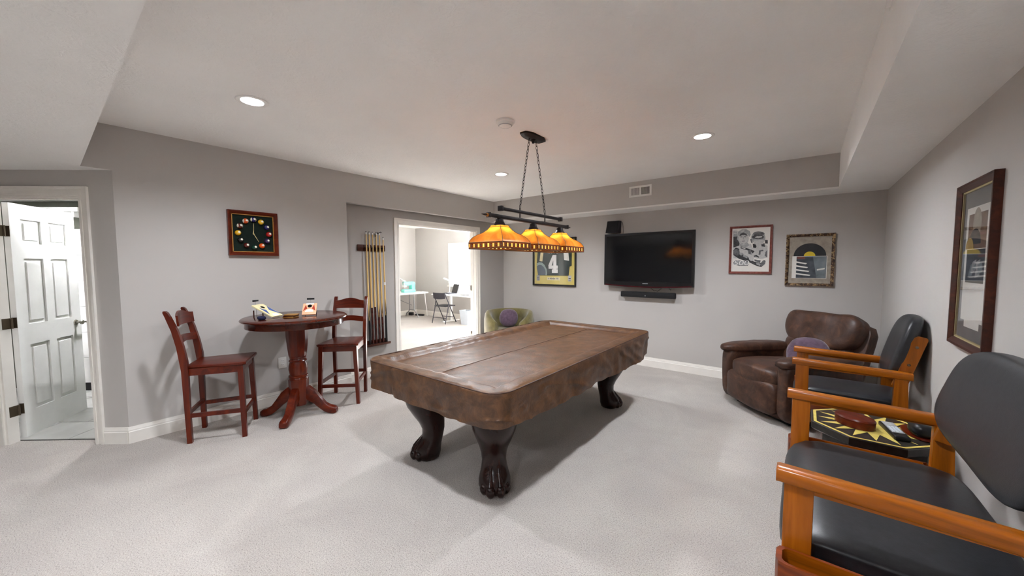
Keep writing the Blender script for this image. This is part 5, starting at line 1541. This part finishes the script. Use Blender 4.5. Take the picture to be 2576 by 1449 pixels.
# ------------------------------------------------------------ the far room
def folding_table():
    t = empty('folding_table', 'white folding table along the far room wall, under the sewing machine', 'table', (-9.0, 5.88, 0))
    sub('tabletop', MB().rbox(-0.40, 0.40, -1.1, 1.1, 0.695, 0.74, 0.015, 3), 'plasticwhite', t)
    for y in (-0.80, 0.80):
        mb = MB()
        for s_ in (-1, 1):
            mb.tube([(s_*0.10, y, 0.69), (s_*0.11, y, 0.22), (s_*0.16, y, 0.15), (s_*0.25, y, 0.10), (s_*0.30, y, 0.0)], 0.015, 8)
        mb.tube([(-0.12, y, 0.21), (0.12, y, 0.21)], 0.014, 8)
        sub('leg', mb, 'steel', t)
        sub('brace', MB().tube([(0.0, y, 0.35), (0.0, y-math.copysign(0.75, y), 0.685)], 0.010, 8), 'steel', t)
folding_table()
def sewing_machine():
    t = empty('sewing_machine', 'mint green sewing machine on the white folding table in the far room', 'sewing machine', (-8.90, 6.50, 0.741), radians(92))
    # local x along the machine
    sub('bed', MB().rbox(-0.20, 0.19, -0.08, 0.08, 0, 0.085, 0.012), 'mint', t)
    sub('pillar', MB().rbox(0.07, 0.19, -0.075, 0.075, 0.06, 0.29, 0.02), 'mint', t)
    sub('arm', MB().rbox(-0.19, 0.19, -0.065, 0.065, 0.19, 0.30, 0.025), 'mint', t)
    sub('head', MB().rbox(-0.19, -0.10, -0.06, 0.06, 0.15, 0.29, 0.015), 'white', t)
    sub('needle_bar', MB().tube([(-0.145, 0, 0.15), (-0.145, 0, 0.09)], 0.006, 6), 'steel', t)
    sub('hand_wheel', MB().lathe([(0, 0), (0.045, 0), (0.045, 0.022), (0, 0.026)], 20, 0, T(0.19, 0, 0.235) @ R(pi/2, 'Y')), 'white', t)
sewing_machine()
for (x, y, z, pts, lb, hd) in ((-9.28, 6.62, 0.741, [(0, 0, 0.01), (0.0, 0.02, 0.30), (0.05, -0.55, 0.62), (0.08, -1.1, 0.88)], 'white swing-arm lamp rising over the mint sewing machine', (0.10, 0.12, 0.29)),
                               (-7.82, 7.08, 0.741, [(0, 0, 0.01), (0.0, 0.02, 0.25), (-0.02, 0.0, 0.30)], 'white desk lamp with a slim tube head by the far window', None)):
    t = empty('desk_lamp', lb, 'lamp', (x, y, z))
    sub('base', MB().lathe([(0, 0), (0.06, 0), (0.06, 0.012), (0, 0.02)], 20), 'white', t)
    sub('lamp_arm', MB().tube(pts, 0.012, 8), 'white', t)
    if hd: sub('joint', MB().lathe([(0, -0.02), (0.03, -0.02), (0.03, 0.02), (0, 0.02)], 14, 0, T(0, 0.02, 0.30) @ R(pi/2, 'Y')).tube([(0.0, 0.02, 0.30), (0.06, 0.22, 0.18)], 0.022, 8), 'white', t)
    else: sub('lamp_head', MB().tube([(-0.16, -0.06, 0.40), (0.28, 0.10, 0.24)], 0.022, 10), 'white', t)
t = empty('desk', 'white desk beneath the far room window, with a laptop', 'desk', (-6.93, 6.78, 0))
sub('desktop', MB().rbox(-0.93, 0.85, -0.32, 0.40, 0.715, 0.74, 0.006), 'white', t)
for x in (-0.55, 0.75):
    sub('leg', MB().rbox(x-0.03, x+0.03, -0.25, 0.33, 0, 0.03, 0.004).rbox(x-0.03, x+0.03, 0.0, 0.07, 0.03, 0.715, 0.004), 'white', t)
t = empty('laptop', 'open dark laptop on the white desk', 'laptop', (-7.55, 6.86, 0.741), radians(-20))
sub('keyboard_base', MB().rbox(-0.18, 0.18, -0.12, 0.12, 0, 0.016, 0.004), 'charcoal', t)
sub('lid', MB().rbox(-0.18, 0.18, -0.006, 0.006, 0, 0.25, 0.004, 2, 0, T(0, 0.12, 0.014) @ R(radians(-18), 'X')), 'charcoal', t)
sub('display', MB().box(-0.165, 0.165, -0.0075, -0.0058, 0.015, 0.235, 0, T(0, 0.12, 0.014) @ R(radians(-18), 'X')), 'screen', t)
o = empty('printer', 'low white printer on the desk below the window', 'printer', (-6.85, 6.88, 0.741), radians(-6))
sub('body', MB().rbox(-0.24, 0.24, -0.17, 0.17, 0, 0.14, 0.02, 3), 'white', o)
sub('paper_tray', MB().rbox(-0.17, 0.17, -0.26, -0.16, 0.02, 0.04, 0.004), 'plasticwhite', o)
sub('lid', MB().rbox(-0.22, 0.22, -0.15, 0.15, 0.139, 0.152, 0.005), 'plasticwhite', o)
def folding_chair():
    t = empty('folding_chair', 'black metal folding chair facing the white desk in the far room', 'chair', (-7.42, 6.53, 0), radians(8))
    # local: faces +y
    for s_ in (-1, 1):
        x = s_*0.215
        sub('front_leg', MB().tube([(x*0.93, 0.235, 0.0), (x*0.93, -0.02, 0.46), (x*0.93, -0.17, 0.72), (x*0.90, -0.20, 0.80)], 0.0125, 8), 'charcoal', t)
        sub('rear_leg', MB().tube([(x*1.03, -0.24, 0.0), (x*1.03, 0.02, 0.44), (x*1.03, -0.02, 0.58), (x*0.96, -0.10, 0.60)] if False else [(x*1.03, -0.23, 0.0), (x*1.03, -0.10, 0.43), (x*1.03, -0.085, 0.53), (x*0.97, -0.085, 0.575)], 0.0125, 8), 'charcoal', t)
    sub('seat', MB().rbox(-0.20, 0.20, -0.17, 0.22, 0.435, 0.462, 0.012, 3), 'charcoal', t)
    rings = []
    for i in range(9):
        u = -1+2*i/8
        y = -0.185-0.035*(1-u*u)
        rings.append([(u*0.195, y-0.008, 0.635+0.015*u*u), (u*0.195, y+0.008, 0.635+0.015*u*u), (u*0.195, y-0.012, 0.80), (u*0.195, y-0.028, 0.80)])
    sub('backrest', MB().loft(rings), 'charcoal', t)
    sub('stretcher', MB().tube([(-0.205, 0.155, 0.145), (0.205, 0.155, 0.145)], 0.008, 6), 'charcoal', t)
    sub('stretcher', MB().tube([(-0.22, -0.19, 0.15), (0.22, -0.19, 0.15)], 0.008, 6), 'charcoal', t)
folding_chair()
o = empty('waste_bin', 'pale grey plastic waste bin on the far room carpet right of the folding chair', 'bin', (-6.72, 6.66, 0))
sub('body', MB().loft([[(sx*a, sy*b, z) for sx, sy in ((-1, -1), (1, -1), (1, 1), (-1, 1))] for a, b, z in ((0.115, 0.085, 0), (0.15, 0.115, 0.36), (0.155, 0.12, 0.365), (0.145, 0.11, 0.355), (0.112, 0.082, 0.012))]), 'bin', o, sharp=30)
o = empty('power_strip', 'black power strip with cord on the far room carpet under the folding table', 'power strip', (-9.05, 7.0, 0), radians(20))
sub('strip', MB().rbox(-0.14, 0.14, -0.035, 0.035, 0, 0.05, 0.008), 'black', o)
sub('adapter', MB().rbox(-0.36, -0.24, -0.05, 0.05, 0, 0.09, 0.006), 'black', o)
o = MB().tube([(-8.62, 6.75, 0.746), (-8.585, 6.80, 0.74), (-8.575, 6.82, 0.70), (-8.58, 6.84, 0.45), (-8.60, 6.90, 0.25), (-8.66, 6.96, 0.04), (-8.75, 7.0, 0.012)], 0.010, 7).build('hanging_cable', 'white')
tag(o, 'white cable hanging from the folding table edge to the floor', 'cable')

# beyond the entry door
def entry(a, b): 
    p = XE @ Vector((a, b, 0)); return (p.x, p.y)
o = empty('shelf', 'pale shelf high on the wall seen above the open door', 'shelf')
o.matrix_world = XE @ T(2.05, 1.5, 2.13)
sub('board', MB().rbox(-0.36, 0.20, -0.22, -0.002, 0.0, 0.05, 0.006), 'doorpaint', o)
for x in (-0.3, 0.14): sub('bracket', MB().box(x, x+0.03, -0.2, -0.002, -0.06, 0.0), 'doorpaint', o)
o = empty('shower_panel', 'tall white tiled panel seen past the edge of the open door', 'panel')
o.matrix_world = XE @ T(2.0, 1.42, 0)
sub('base', MB().box(-0.30, 0.30, -0.05, 0.03, 0.013, 0.11), 'blackmatte', o)
for i in range(6):
    for j in range(2):
        sub('tile', MB().rbox(-0.30+0.30*j, -0.30+0.30*j+0.297, -0.06, 0.03, 0.11+0.305*i, 0.11+0.305*i+0.302, 0.003, 1), 'tilewhite', o)
for a_, b_, lb in ((0.75, 1.0, 'lit round ceiling lamp in the little room, in front of the open door leaf'), (1.75, 0.55, 'lit round ceiling lamp in the little room, behind the open door leaf')):  # the second lamp is added, unseen, to brighten the white panel
    o = empty('ceiling_lamp', lb, 'ceiling light')
    o.matrix_world = XE @ T(a_, b_, ZB-0.004)
    sub('rim', MB().lathe([(0.09, 0), (0.09, -0.012), (0.08, -0.014)], 24, cap=False), 'plasticwhite', o)
    sub('diffuser', MB().lathe([(0.0, -0.010), (0.08, -0.010)], 24), 'halllens', o)
